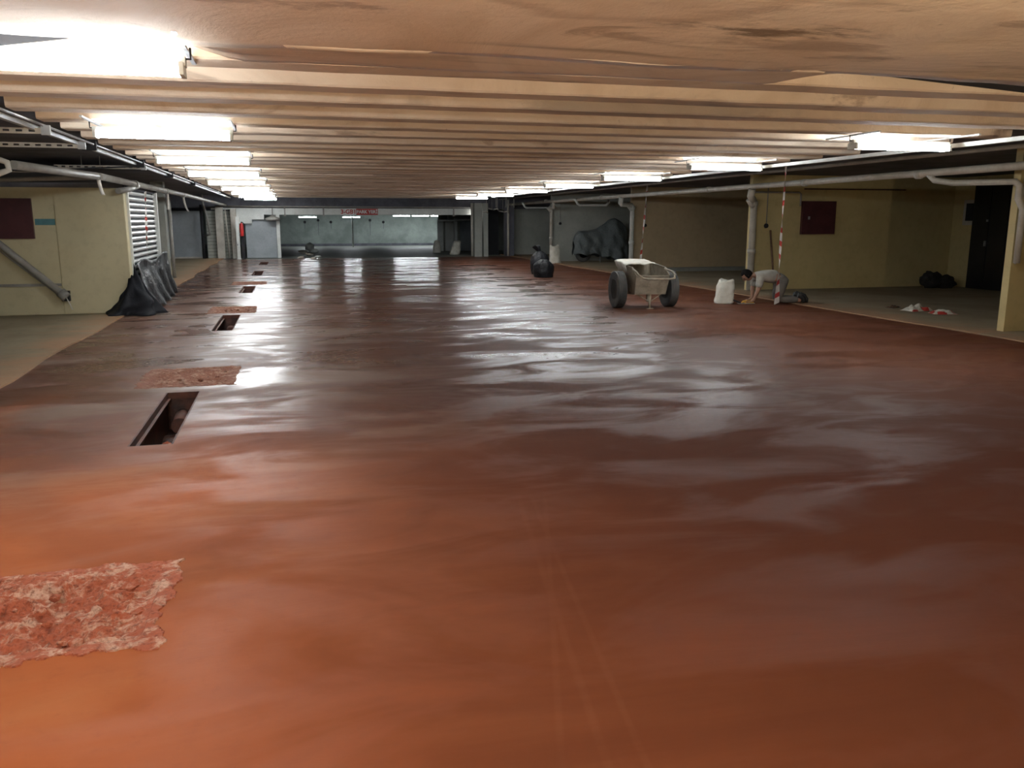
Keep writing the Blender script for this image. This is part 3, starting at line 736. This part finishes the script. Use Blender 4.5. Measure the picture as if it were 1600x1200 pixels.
q = atz(690, 391); sack(7.2, 43, .40, .36, .60, 5, MT['sack'], 'small white sack far back, left of the pair', z=-.075)
q = atz(718, 398); sack(7.45, 39.5, .46, .40, .62, 6, MT['sack'], 'small tilted white sack far back, right of the pair', z=-.035, lean=.22)
q = atz(849, 433)
def binbag(x, y, w, h, seed, label, knot=True):
    r = empty('bin_bag', (x, y, 0), label, 'bin bag', 'black bin bags')
    mb = MB()
    def fn(u, v):
        t = 2*math.pi*u
        prof = min(1, .86+v*.5)*(1-max(0, (v-.55)/.45)**2*.72)
        nn = noise.fractal(Vector((math.cos(t)*2.2+seed, math.sin(t)*2.2, v*3)), 1., 2., 4)*.10+.05*math.sin(9*t+seed)*v
        f = prof+nn*(1 if v < .95 else .3)
        return (math.cos(t)*w/2*f, math.sin(t)*w/2*.9*f, h*v)
    vs = mb.grid(fn, 40, 22, closed_u=True); mb.bm.faces.new([k[0] for k in vs][::-1]); mb.bm.faces.new([k[-1] for k in vs])
    mb.build('bag_body', MT['bag'], r)
    if knot:
        kb = MB()
        kb.grid(lambda u, v: (.05*math.cos(6.283*u)*(1+1.2*v+.5*v*math.sin(3*6.283*u))-.10*v, .05*math.sin(6.283*u)*(1+1.0*v), h*.95+.17*v+.04*v*math.sin(2*6.283*u)), 14, 6)
        kb.build('tied_ears', MT['bag'], r, thick=.006)
    return r
binbag(q.x, q.y, .60, .50, 2, 'black bin bag standing open on the red floor, in front', knot=False)
binbag(q.x+.30, q.y+1.4, .56, .68, 5, 'black tied bin bag with pointed ears, just behind the front one')
# black bundle at the yellow corner
r = empty('bundle', (14.6, 16.55, .018), 'black heap of cloth lying in the yellow corner left of the black door', 'bundle')
MB().ball((-.12, 0, .17), .24, 3, .5, (1.0, .8, .85), 3).build('heap', MT['foliage'], r)
MB().ball((.22, -.05, .13), .22, 3, .5, (1.3, .8, .75), 7).build('heap', MT['foliage'], r)
MB().ball((-.28, -.05, .24), .12, 3, .5, (1, .8, .9), 9).build('heap', MT['foliage'], r)
# red and white torn packaging on the bay floor
def crumpled(x, y, w, d, h, seed, mats, label, rz=0):
    mb = MB()
    vs = mb.grid(lambda u, v: ((u-.5)*w, (v-.5)*d, .006+h*(math.sin(math.pi*u)**.5*math.sin(math.pi*v)**.5)*(.6+.8*noise.noise(Vector((u*4+seed, v*4, 0))))), 16, 10, smooth=False)
    for f in mb.bm.faces:
        c = f.calc_center_median(); f.material_index = 1 if noise.noise(Vector((c.x*7+seed, c.y*9, 1))) > .02 else 0
    return tag(mb.build('torn_packaging', mats, thick=.004, loc=(x, y, .018), rz=rz), label, 'packaging', 'torn red and white packaging')
q = atz(1432, 487); crumpled(q.x, q.y, .46, .30, .13, 2, [MT['sack'], MT['redtape']], 'torn white and red packaging on the bay floor, left piece', .1)
q = atz(1473, 492); crumpled(q.x, q.y, .40, .28, .10, 6, [MT['redtape'], MT['sack']], 'torn red and white packaging on the bay floor, right piece', -.3)
q = atz(1395, 482); crumpled(q.x, q.y, .26, .16, .04, 9, [MT['foliage'], MT['wood']], 'dark scrap of packaging lying left of the red and white pieces', .4)
# ================================================================ COVERED MOTORCYCLE
mc = empty('covered_motorcycle', (11.35, 30.15, .018), 'motorcycle under a dark grey crumpled cover against the grey wall', 'motorcycle')
prof = [(-1.12, .78), (-1.05, 1.02), (-.88, 1.16), (-.55, 1.18), (-.2, 1.24), (.15, 1.45), (.35, 1.60), (.5, 1.64), (.68, 1.55), (.9, 1.38), (1.03, 1.05), (1.10, .75)]
def ph(x):
    for (a, ha), (b_, hb) in zip(prof, prof[1:]):
        if x <= b_: return ha+(hb-ha)*(x-a)/(b_-a)
    return prof[-1][1]
def cov(u, v):
    x = -1.12+2.22*u; hgt = ph(x); s = v*2-1
    hem = .20+.10*math.sin(u*5+.5)+.05*math.sin(u*23)
    wid = .30+.16*math.exp(-((x-.5)/.3)**2)+.05
    end = min(1, min(u, 1-u)*9+.35)
    a = abs(s)
    if a < .35: yy = wid*.55*(a/.35); z = hgt-.05*(a/.35)**2
    else:
        t = (a-.35)/.65; yy = wid*(.55+.45*t**.6)+.05*math.sin(u*31+3*t)*t; z = (hgt-.05)*(1-t)+hem*t
    sag = .05*noise.noise(Vector((x*3, z*3, s)))+.04*math.sin((x+z*.7)*13)*a
    return (x+.03*math.sin(z*14+x*6)*a, math.copysign(yy*end, s)+(sag if s < 0 else -sag), z)
mb = MB(); mb.grid(cov, 80, 46); mb.build('cover', MT['cover'], mc, thick=.004)
for xx in (-.72, .70):
    wh = MB().lathe([(.16, -.055), (.27, -.06), (.31, -.03), (.315, 0), (.31, .03), (.27, .06), (.16, .055), (.16, -.055)], (xx, 0, .315), 'Y', 28).build('wheel', MT['rubber'], mc)
    MB().lathe([(.0, -.03), (.16, -.03), (.16, .03), (0, .03)], (xx, 0, .315), 'Y', 20).build('hub', MT['steel'], wh)
MB().box(-.45, .4, -.14, .14, .25, .75).build('engine', MT['dark'], mc, bevel=.03)
MB().tube([(-.1, -.14, .25), (-.16, -.36, .005)], .014, 8).build('side_stand', MT['steel'], mc)
# ================================================================ MORTAR CART
ct = empty('mortar_cart', (6.27, 14.35, 0), 'two-wheeled mortar-crusted steel hand cart standing on the red floor', 'cart', rz=math.radians(-3))
WR = .335
for s in (-1, 1):
    tmb = MB()
    pr = [(.19, -.07), (.28, -.088), (.315, -.08)]
    for g in range(-3, 4):
        pr += [(WR, g*.022-.008), (WR, g*.022+.006), (WR-.010, g*.022+.009), (WR-.010, g*.022+.012)]
    pr += [(.315, .08), (.28, .088), (.19, .07), (.19, -.07)]
    ty = tmb.lathe(pr, (s*.50, .05, WR), 'X', 36).build('tyre', MT['rubber'], ct)
    MB().lathe([(0, -.03), (.06, -.045), (.08, -.02), (.16, -.02), (.19, -.065), (.195, -.065), (.195, .065), (.19, .065), (.16, .02), (.08, .02), (.06, .045), (0, .045)], (s*.50, .05, WR), 'X', 28).build('rim', MT['mortar'], ty)
MB().tube([(-.5, .05, WR), (.5, .05, WR)], .025, 10).build('axle', MT['mortar'], ct)
# tub: sloping front (towards camera = -y), higher back
bot = [(-.29, -.30, .27), (.29, -.30, .27), (.29, .38, .24), (-.29, .38, .24)]
top = [(-.31, -.42, .60), (.31, -.42, .60), (.335, .62, .80), (-.335, .62, .80)]
mid = [(-.315, -.20, .745), (.315, -.20, .745)]
mb = MB()
bv = [mb.bm.verts.new(p) for p in bot]; tv = [mb.bm.verts.new(p) for p in top]; mv = [mb.bm.verts.new(p) for p in mid]
mb.bm.faces.new(bv[::-1]); mb.bm.faces.new((bv[0], bv[1], tv[1], tv[0])); mb.bm.faces.new((bv[2], bv[3], tv[3], tv[2]))
mb.bm.faces.new((bv[1], bv[2], tv[2], mv[1], tv[1])); mb.bm.faces.new((bv[3], bv[0], tv[0], mv[0], tv[3]))
tub = mb.build('tub', MT['mortar'], ct, thick=-.012)
rim = [top[0], mid[0], top[3], top[2], mid[1], top[1], top[0]]
for a, bb in zip(rim, rim[1:]): MB().tube([a, bb], .012, 8).build('rim_bar', MT['mortar'], tub)
mb = MB(); mb.grid(lambda u, v: (-.28+.56*u, -.22+.62*v, .42+.05*noise.noise(Vector((u*4, v*4, 0)))), 14, 14); mb.build('mortar_fill', MT['mortar'], ct)
MB().tube([(-.31, -.20, .72), (-.34, -.50, .68), (-.345, -.60, .64), (-.29, -.72, .585), (-.20, -.76, .57), (.20, -.76, .57), (.29, -.72, .585), (.345, -.60, .64), (.34, -.50, .68), (.31, -.20, .72)], .018, 10).build('handle', MT['mortar'], ct)
MB().tube([(0, -.26, .27), (.0, -.30, .01)], .02, 10).build('stand_leg', MT['mortar'], ct)
MB().box(-.06, .06, -.34, -.26, 0, .014).build('stand_foot', MT['mortar'], ct)
for s in (-1, 1): MB().tube([(s*.22, -.26, .26), (0, -.28, .12)], .010, 8).build('stand_brace', MT['mortar'], ct)
MB().box(-.035, .035, -.27, -.20, .12, .26).build('stand_gusset', MT['mortar'], ct)
for s in (-1, 1): MB().box(s*.30-.012, s*.30+.012, -.1, .2, WR-.03, WR+.03).build('axle_bracket', MT['mortar'], ct)
# white sheet lying over the back of the tub
def shf(u, v):
    x = -.40+.62*u; y = .02+.62*v
    z = .80+.06*v+.03*noise.noise(Vector((u*4, v*4, 2)))
    if u < .12: z -= .14*(1-u/.12)**1.2
    if u < .12: x = -.34-.05*(u/.12)
    return (x, y, z)
mb = MB(); mb.grid(shf, 22, 18)
tag(mb.build('sheet', MT['sack'], thick=.01, loc=(6.27, 14.35, 0.0), rz=math.radians(-3)), 'white empty sack spread over the back of the mortar cart', 'sack')
# ================================================================ KNEELING MAN
MX = 0.0122
q = atz(1200, 474)
man_rz = math.atan2(-right.y, -right.x)
man = empty('person', (q.x, q.y+.05, 0), 'person in grey shirt kneeling on all fours, trowelling the floor edge', 'person', rz=man_rz)
def skin_mesh(name, verts, edges, radii, mat, parent, root=0, sub=2):
    me = bpy.data.meshes.new(name); me.from_pydata([Vector(v) for v in verts], edges, []); me.update()
    o = bpy.data.objects.new(name, me); COL.objects.link(o)
    md = o.modifiers.new('skin', 'SKIN'); md.use_smooth_shade = True
    for i, r in enumerate(radii):
        rr = r if isinstance(r, tuple) else (r, r)
        me.skin_vertices[0].data[i].radius = rr
        me.skin_vertices[0].data[i].use_root = (i == root)
    o.modifiers.new('sub', 'SUBSURF').levels = sub; o.modifiers['sub'].render_levels = sub
    dg = bpy.context.evaluated_depsgraph_get(); dg.update()
    nm = bpy.data.meshes.new_from_object(o.evaluated_get(dg)); nm.name = name
    bpy.data.objects.remove(o); nm.materials.clear(); nm.materials.append(mat)
    for p_ in nm.polygons: p_.use_smooth = True
    r = bpy.data.objects.new(name, nm); COL.objects.link(r); r.parent = parent
    return r
# joints (x forward = towards the sack, y = his left, z up)
PEL = (-.27, 0, .47); WAI = (-.08, 0, .52); CHE = (.12, 0, .525); NEC = (.27, 0, .545); HEA = (.355, 0, .545)
def arm(s, hx): return [(.20, s*.17, .50), (.235, s*.20, .28), (hx-.06, s*.17, .09), (hx, s*.165, .045)]
def leg(s): return [(-.27, s*.10, .44), (-.185, s*.115, .075), (-.58, s*.12, .075), (-.63, s*.12, .05)]
def fingers(mb, wrist, palm, s):
    d = (palm-wrist).normalized(); d.z = 0; d.normalize(); sd = Vector((-d.y, d.x, 0))
    for i, L in enumerate((.062, .072, .068, .052)):
        b0 = palm+sd*(i-1.5)*.019+d*.02
        mb.tube([b0-d*.03, b0+d*L*.5+Vector((0, 0, .008)), b0+d*L*.85+Vector((0, 0, -.008)), b0+d*L+Vector((0, 0, -.022))], [.0095, .009, .008, .006], 8)
    b0 = palm-sd*s*.034*-1-d*.03
    mb.tube([palm-d*.03+sd*s*.025*-1, b0+d*.03+sd*s*-.03*0, b0+d*.065+Vector((0, 0, -.012))], [.011, .010, .007], 8)
# body: one skinned figure
V = [PEL, WAI, CHE, NEC, HEA]; E = [(0, 1), (1, 2), (2, 3), (3, 4)]; Rr = [.125, .115, .135, .055, .06]
hands = []
for s, hx in ((1, .36), (-1, .30)):
    a = arm(s, hx); b0 = len(V); V += a; E += [(2, b0), (b0, b0+1), (b0+1, b0+2), (b0+2, b0+3)]; Rr += [.062, .046, .030, (.038, .022)]
    hands.append((Vector(a[2]), Vector(a[3]), s))
    l = leg(s); b0 = len(V); V += l; E += [(0, b0), (b0, b0+1), (b0+1, b0+2), (b0+2, b0+3)]; Rr += [.09, .065, .045, .04]
body = skin_mesh('body', V, E, Rr, MT['skin'], man)
# head and fingers joined into the same body mesh
hb = bmesh.new(); hb.from_mesh(body.data)
hm = MB()
Rv = bmesh.ops.create_uvsphere(hm.bm, u_segments=28, v_segments=18, radius=1.)
hc = Vector((.415, 0, .535)); face_dir = Vector((.62, 0, -.78)).normalized(); crown = Vector((.78, 0, .62)).normalized()
for v in Rv['verts']:
    p_ = v.co.copy(); f, l, u_ = p_.x, p_.y, p_.z
    fx = .092*f; ly = .073*l; uz = .118*u_
    if f > 0 and u_ < -.25: fx *= 1-.10*(-u_-.25); ly *= 1-.28*(-u_-.25)       # jaw
    nose = math.exp(-((l/.16)**2+((u_+.08)/.22)**2)) if f > .5 else 0
    brow = math.exp(-((u_-.22)/.10)**2)*(1 if f > .6 else 0)
    eye = (math.exp(-(((abs(l)-.40)/.16)**2+((u_-.06)/.10)**2))) if f > .5 else 0
    mouth = math.exp(-((l/.30)**2+((u_+.52)/.06)**2)) if f > .4 else 0
    fx += .026*nose+.006*brow-.010*eye-.006*mouth
    v.co = hc+face_dir*fx+Vector((0, 1, 0))*ly+crown*uz
    for fc in v.link_faces: fc.smooth = True
for s in (-1, 1): hm.ball(hc+Vector((0, s*.075, 0))-face_dir*.01, .03, 2, 0, (.7, .4, 1.0))
for w_, p_, s in hands: fingers(hm, w_, p_, s)
tmp = bpy.data.meshes.new('tmp'); hm.bm.to_mesh(tmp); hb.from_mesh(tmp); hb.to_mesh(body.data); hb.free()
hm = MB(); hm.bm.free; hm = MB()
Rv = bmesh.ops.create_uvsphere(hm.bm, u_segments=26, v_segments=16, radius=1.)
for v in Rv['verts']:
    p_ = v.co; k = 1+.03*noise.noise(p_*4)
    v.co = hc+face_dir*(.100*p_.x-.012)*k+Vector((0, 1, 0))*.081*p_.y*k+crown*.126*p_.z*k
    v.co = v.co
kill = []
for v in hm.bm.verts:
    d = v.co-hc
    if d.dot(face_dir) > .035 and d.dot(crown) < .055: kill.append(v)
    elif d.dot(crown) < -.055: kill.append(v)
bmesh.ops.delete(hm.bm, geom=kill, context='VERTS')
for f in hm.bm.faces: f.smooth = True
hm.build('hair', MT['hair'], man, thick=-.006)
for s in (-1, 1): MB().ball(hc+face_dir*.082+Vector((0, s*.030, 0))+crown*.008, .011, 2).build('eye', MT['dark'], man)
# shirt, trousers, shoes as clothing over the body
V = [(-.20, 0, .50), WAI, CHE, (.235, 0, .54)]; E = [(0, 1), (1, 2), (2, 3)]; Rr = [.150, .140, .160, .085]
for s in (1, -1):
    b0 = len(V); V += [(.20, s*.17, .50), (.232, s*.198, .30)]; E += [(2, b0), (b0, b0+1)]; Rr += [.085, .072]
skin_mesh('shirt', V, E, Rr, MT['shirt'], man, 2)
V = [(-.27, 0, .47), (-.16, 0, .495)]; E = [(0, 1)]; Rr = [.150, .142]
for s in (1, -1):
    l = leg(s); b0 = len(V); V += [l[0], l[1], (-.585, s*.12, .085)]; E += [(0, b0), (b0, b0+1), (b0+1, b0+2)]; Rr += [.112, .082, .064]
skin_mesh('trousers', V, E, Rr, MT['trousers'], man, 0)
for s in (1, -1):
    sm = MB()
    # foot standing on its toes behind the shin
    pts = [(-.545, s*.12, .10), (-.60, s*.12, .12), (-.655, s*.12, .10), (-.70, s*.12, .055), (-.66, s*.12, .035)]
    sm.tube([(-.56, s*.12, .17), (-.61, s*.12, .155), (-.66, s*.12, .11), (-.68, s*.12, .06), (-.645, s*.12, .035)], [.045, .055, .055, .048, .030], 14)
    sm.build('shoe', MT['shoe'], man)
    MB().tube([(-.60, s*.12, .205), (-.68, s*.12, .165), (-.735, s*.12, .09), (-.735, s*.12, .03)], [.026, .034, .034, .026], 10).build('shoe_sole', MT['shoe'], man)
# yellow float in his hand
hw = man.location+Matrix.Rotation(man_rz, 3, 'Z') @ Vector((.43, .13, 0))
fl_ = empty('float_trowel', (hw.x, hw.y, 0), "yellow handled float trowel in the kneeling person's hand", 'trowel', rz=man_rz+.1)
MB().box(-.15, .17, -.055, .055, .004, .016).build('blade', MT['steel'], fl_, bevel=.003)
MB().tube([(-.12, 0, .014), (-.10, 0, .05), (.07, 0, .05), (.10, 0, .014)], .016, 10).build('handle', MT['yellowp'], fl_)
MB().box(-.13, .05, -.04, .04, .016, .034).build('float_body', MT['yellowp'], fl_, bevel=.006)
MB().tube([(.12, 0, .02), (.27, .0, .075)], [.02, .014], 8).build('grip_tip', MT['dark'], fl_)
# ================================================================ LEFT REAR ROW
sbox('wall_left_column', -3.62, -3.30, 24.6, 25.0, 0, ZC+.12, MT['greywall'])
place_pipe('downpipe', [(-3.20, 24.75, 2.2), (-3.20, 24.75, .02)], .05, MT['greypipe'], 'dark grey downpipe beside the left column behind the roller shutter')
bd = empty('grey_board', (-4.35, 37.1, 0.02), 'large plain blue-grey board at the left rear', 'board')
MB().box(-.75, .72, -.03, .03, .02, 1.92).build('board', MT['bluegrey'], bd, bevel=.006)
MB().box(-.80, .78, -.05, .02, .0, .06).build('sill', MT['offwhite'], bd)
def siding(xa, xb, label):
    r = empty('board_partition', ((xa+xb)/2, 37.15, 0), label, 'partition', 'boarded partitions at the left rear')
    hw_ = (xb-xa)/2; me = MB().box(-hw_, hw_, -.03, .0, .006, .134).mesh('board', MT['greywall'], bevel=.006)
    for i in range(14): obj('board', me, r, (0, .006*((i*5) % 3-1), i*.14))
    MB().box(-hw_, hw_, .0, .03, 0, 2.0).build('backing', MT['dark'], r)
siding(-3.42, -2.98, 'boarded grey partition left of the pale rear pilaster')
siding(-2.72, -2.42, 'narrow boarded grey partition right of the pale rear pilaster')
sbox('wall_rear_column', -3.02, -2.72, 36.9, 37.2, 0, 2.1, MT['offwhite'])
sbox('wall_rear_column', -2.42, -2.20, 36.8, 37.2, 0, 2.05, MT['offwhite'])
place_pipe('downpipe', [(-3.55, 36.8, 2.2), (-3.55, 36.8, .02)], .06, MT['dark'], 'black downpipe at the left rear beside the blue-grey board')
place_pipe('downpipe', [(-3.44, 36.4, 2.6), (-3.42, 36.4, 2.25), (-3.30, 36.4, 1.7), (-3.22, 36.4, 1.0), (-3.45, 36.6, .95)], .045, MT['greypipe'], 'bent grey pipe hanging at the left rear')
place_pipe('downpipe', [(-2.62, 36.85, 2.0), (-2.55, 36.85, .02)], .025, MT['offwhite'], 'thin pale vertical pipe between the boarded partitions')
ps = empty('white_post', (-2.14, 36.3, 0), 'white post with a fire extinguisher beside it at the left rear', 'post')
MB().box(-.06, .06, -.06, .06, 0, 1.72).build('post', MT['white'], ps, bevel=.008)
MB().box(-.09, .09, -.09, .09, 0, .02).build('base_plate', MT['white'], ps)
MB().box(-.04, -.02, -.075, -.06, .55, .62).build('latch', MT['dark'], ps)
fx = empty('fire_extinguisher', (-1.98, 36.25, .93), 'red fire extinguisher on the white post at the left rear', 'extinguisher')
MB().lathe([(0, 0), (.07, 0), (.08, .02), (.08, .42), (.06, .49), (.025, .52), (.025, .54), (0, .54)], n=20).build('cylinder', MT['red'], fx)
MB().box(-.02, .05, -.02, .02, .54, .58).build('valve', MT['dark'], fx)
MB().tube([(.05, 0, .56), (.10, 0, .50), (.10, 0, .15)], .012, 8).build('hose', MT['dark'], fx)
MB().box(-.10, -.06, -.05, .05, .1, .14).build('wall_bracket', MT['steel'], fx)
tag(MB().box(-2.02, -1.90, 36.35, 36.42, 0, .95).build('stand', MT['dark'], bevel=.01), 'black slim stand under the red fire extinguisher', 'stand')
gb = empty('grey_partition', (-1.22, 37.35, 0), 'blue-grey low partition box at the left rear beside the extinguisher', 'partition')
MB().box(-.66, .58, 0, .1, 0, 1.55).build('panel', MT['bluegrey'], gb, bevel=.01)
MB().box(-.68, .60, -.02, .12, 1.55, 1.58).build('cap_rail', MT['bluegrey'], gb)
wp = empty('hanging_board', (-1.35, 37.1, 1.50), 'white stepped panel hanging under the beam above the grey partition', 'panel')
MB().box(-.85, .25, 0, .05, .10, .36).build('panel', MT['white'], wp, bevel=.005)
MB().box(-.85, -.25, 0, .05, -.06, .10).build('panel', MT['white'], wp, bevel=.005)
sbox('wall_rear_column', -.62, -.48, 37.1, 37.25, 0, 1.8, MT['white'])
ob = empty('ceiling_fan_unit', (-.75, 36.9, 1.56), 'grey round unit hanging under the white beam by the white column', 'unit')
MB().lathe([(.0, 0), (.26, 0), (.30, .04), (.30, .10), (.12, .16), (.05, .24), (0, .24)], n=20).build('unit_body', MT['greypipe'], ob)
MB().tube([(0, 0, .24), (0, 0, .5)], .02, 8).build('unit_stem', MT['greypipe'], ob)
# pipes across the beam
place_pipe('beam_pipe', [(-3.0, 36.9, 2.14), (3, 36.95, 2.12), (8.2, 36.95, 2.12)], .03, MT['greypipe'], 'long thin grey pipe along the top of the white beam')
for xx, lab in ((-.25, 'small grey clamp on the left part of the white beam'), (1.35, 'small grey clamp on the middle of the white beam'), (7.0, 'dark clamp near the right end of the white beam')):
    c = empty('beam_clamp', (xx, 37.17, 1.78), lab, 'clamp')
    MB().box(-.03, .03, -.03, .03, 0, .34).build('clamp_strap', MT['greypipe'], c, bevel=.004)
    MB().box(-.05, .05, -.05, .03, -.04, .02).build('clamp_foot', MT['greypipe'], c)
# sign on the beam
sg = empty('parking_sign', (2.86, 37.2, 1.79), 'red and white parking sign on the white beam at the far end', 'sign')
MB().box(-.78, -.13, -.02, 0, .0, .27).build('white_plate', MT['signwhite'], sg)
MB().box(-.13, .80, -.02, 0, .0, .27).build('red_plate', MT['signred'], sg)
def text(s, size, loc, mat, name):
    cu = bpy.data.curves.new('t', 'FONT'); cu.body = s; cu.size = size; cu.align_x = 'CENTER'; cu.align_y = 'CENTER'; cu.extrude = .004; cu.offset = .006
    o = bpy.data.objects.new('t', cu); COL.objects.link(o)
    dg = bpy.context.evaluated_depsgraph_get(); me = bpy.data.meshes.new_from_object(o.evaluated_get(dg)); bpy.data.objects.remove(o)
    me.materials.clear(); me.materials.append(mat)
    r = obj(name, me, sg, loc, (math.pi/2, 0, 0)); return r
text('3-GB1', .25, (-.46, -.025, .13), MT['signred'], 'lettering')
text('PARK YERİ', .185, (.335, -.025, .13), MT['signwhite'], 'lettering')
# ================================================================ RIGHT REAR
sbox('wall_rear_column', 7.70, 8.02, 36.0, 36.5, 0, 2.3, MT['greywall'])
sbox('wall_rear_column', 8.12, 8.32, 36.1, 36.6, 0, 2.3, MT['greywall'])
place_pipe('downpipe', [(7.62, 36.2, 2.3), (7.62, 36.2, .02)], .05, MT['offwhite'], 'pale downpipe on the rear column right of the far sacks')
# tangled pipes above dark opening
for k in range(5):
    x0 = 8.25+.24*k; zz = 1.92+.05*((k*3) % 4)
    place_pipe('tangled_pipe', [(x0-.2, 36.0, zz), (x0-.05, 35.9-.02*k, zz+.04*(-1)**k), (x0+.02, 35.95, zz-.03)], .03, MT['greypipe' if k % 2 else 'offwhite'],
               ['leftmost', 'second from left', 'middle', 'fourth from left', 'rightmost'][k]+' bent pipe of the tangle above the dark opening', extra=[([(x0-.05, 35.9-.02*k, zz+.04*(-1)**k), (x0-.05, 35.9-.02*k, 2.58)], .012)])
for k, xx in enumerate((8.42, 8.85, 9.2)):
    place_pipe('hanger_pipe', [(xx, 35.0, 2.58), (xx, 35.0, 2.1)], .03, MT['greypipe'], ['left', 'middle', 'right'][k]+' short grey stub hanging above the dark opening')
# far zone panels and posts
def far_panel(x0, x1, y, z1, mat, label):
    r = empty('cladding_board', ((x0+x1)/2, y, -.12), label, 'panel', 'panels of the far right side')
    hw_ = (x1-x0)/2
    MB().box(-hw_, hw_, -.03, .03, 0, z1).build('panel', MT[mat], r, bevel=.008)
    MB().box(-hw_, -hw_+.05, -.045, .03, 0, z1).build('stile', MT[mat], r); MB().box(hw_-.05, hw_, -.045, .03, 0, z1).build('stile', MT[mat], r)
qa = lambda px: aty(px, 360, 46.2).x
far_panel(qa(684), qa(693), 46.3, 1.72, 'white', 'narrow pale panel at the far right, behind the left far sack')
far_panel(qa(696), qa(710), 46.3, 1.72, 'white', 'wide pale panel at the far right, right of the left far sack')
far_panel(qa(719), qa(737), 46.3, 1.70, 'bluegrey', 'grey panel at the far right, beside the rear columns')
fp = empty('white_post', (aty(712, 360, 45).x, 45, -.1), 'slim white post at the far right between the pale panels', 'post')
MB().box(-.07, .07, -.07, .07, 0, 1.75).build('post', MT['white'], fp, bevel=.01); MB().box(-.11, .11, -.11, .11, 0, .02).build('base_plate', MT['white'], fp)
fp = empty('white_post', (4.1, 59.8, -.29), 'thin white post in front of the far concrete wall', 'post')
MB().box(-.06, .06, -.06, .06, 0, 2.1).build('post', MT['white'], fp, bevel=.01); MB().box(-.11, .11, -.11, .11, 0, .02).build('base_plate', MT['white'], fp)
place_pipe('far_pipe', [(aty(685, 345, 44).x, 44, aty(685, 345, 44).z), (aty(748, 343, 44).x, 44, aty(748, 343, 44).z)], .05, MT['white'], 'white horizontal pipe under the far ceiling at right', extra=[([(aty(700, 345, 44).x, 44, 1.55), (aty(700, 345, 44).x, 44, 2.2)], .015), ([(aty(740, 345, 44).x, 44, 1.57), (aty(740, 345, 44).x, 44, 2.2)], .015)])
# dark tie holes with drip stains on the far wall
for k, (px_, py_) in enumerate(((476, 347), (497, 344), (517, 347), (578, 344), (599, 347))):
    q = aty(px_, py_, 63.5)
    r = empty('wall_hole', (q.x, 63.5, q.z), ['leftmost', 'second', 'third', 'fourth', 'fifth'][k]+' dark round hole from the left on the far concrete wall', 'hole', 'dark holes on the far wall')
    MB().lathe([(.10, -.001), (.09, -.03), (.05, -.035), (0, -.035)], axis='Y', n=14).build('plug', MT['dark'], r)
    MB().box(-.015, .015, -.012, 0, -1.1 if k in (1, 3) else -.5, -.08).build('drip_line', MT['dark_conc'], r)
sbox('baseboard_far', -9, 16, 63.4, 63.5, -.35, -.14, MT['dark_conc'])
# rubble heap at the end of the red floor
random.seed(11)
lab = ['upright pale slab chunk at the top of the far rubble', 'tilted pale chunk right of the upright one in the far rubble', 'flat pale chunk at the left of the far rubble', 'low pale chunk in the middle of the far rubble',
       'bright small chunk at the right of the far rubble', 'small chunk at the front left of the far rubble', 'small chunk at the front right of the far rubble', 'flat slab lying at the back left of the far rubble']
spots = [(485, 388, .22, 1.6), (491, 392, .20, .9), (475, 393, .22, .5), (484, 397, .20, .5), (497, 401, .13, .6), (470, 403, .12, .6), (490, 404, .13, .6), (472, 391, .26, .4)]
for k, (px_, py_, s_, hz) in enumerate(spots):
    q = atz(px_, py_+2, -.03)
    mb = MB(); mb.ball((0, 0, 0), s_, 1, .55, (1.3, .9, .75*hz), k, True)
    zmin = min(v.co.z for v in mb.bm.verts)
    gz = -.004-.336*(q.y-36.2)/29.3 if q.y > 36.2 else 0
    tag(mb.build('rubble_chunk', MT['white' if k in (0, 1, 4) else 'pale_conc'], loc=(q.x, q.y, gz-zmin*.9), rz=k*.7), lab[k], 'rubble', 'rubble at the far end of the red floor')
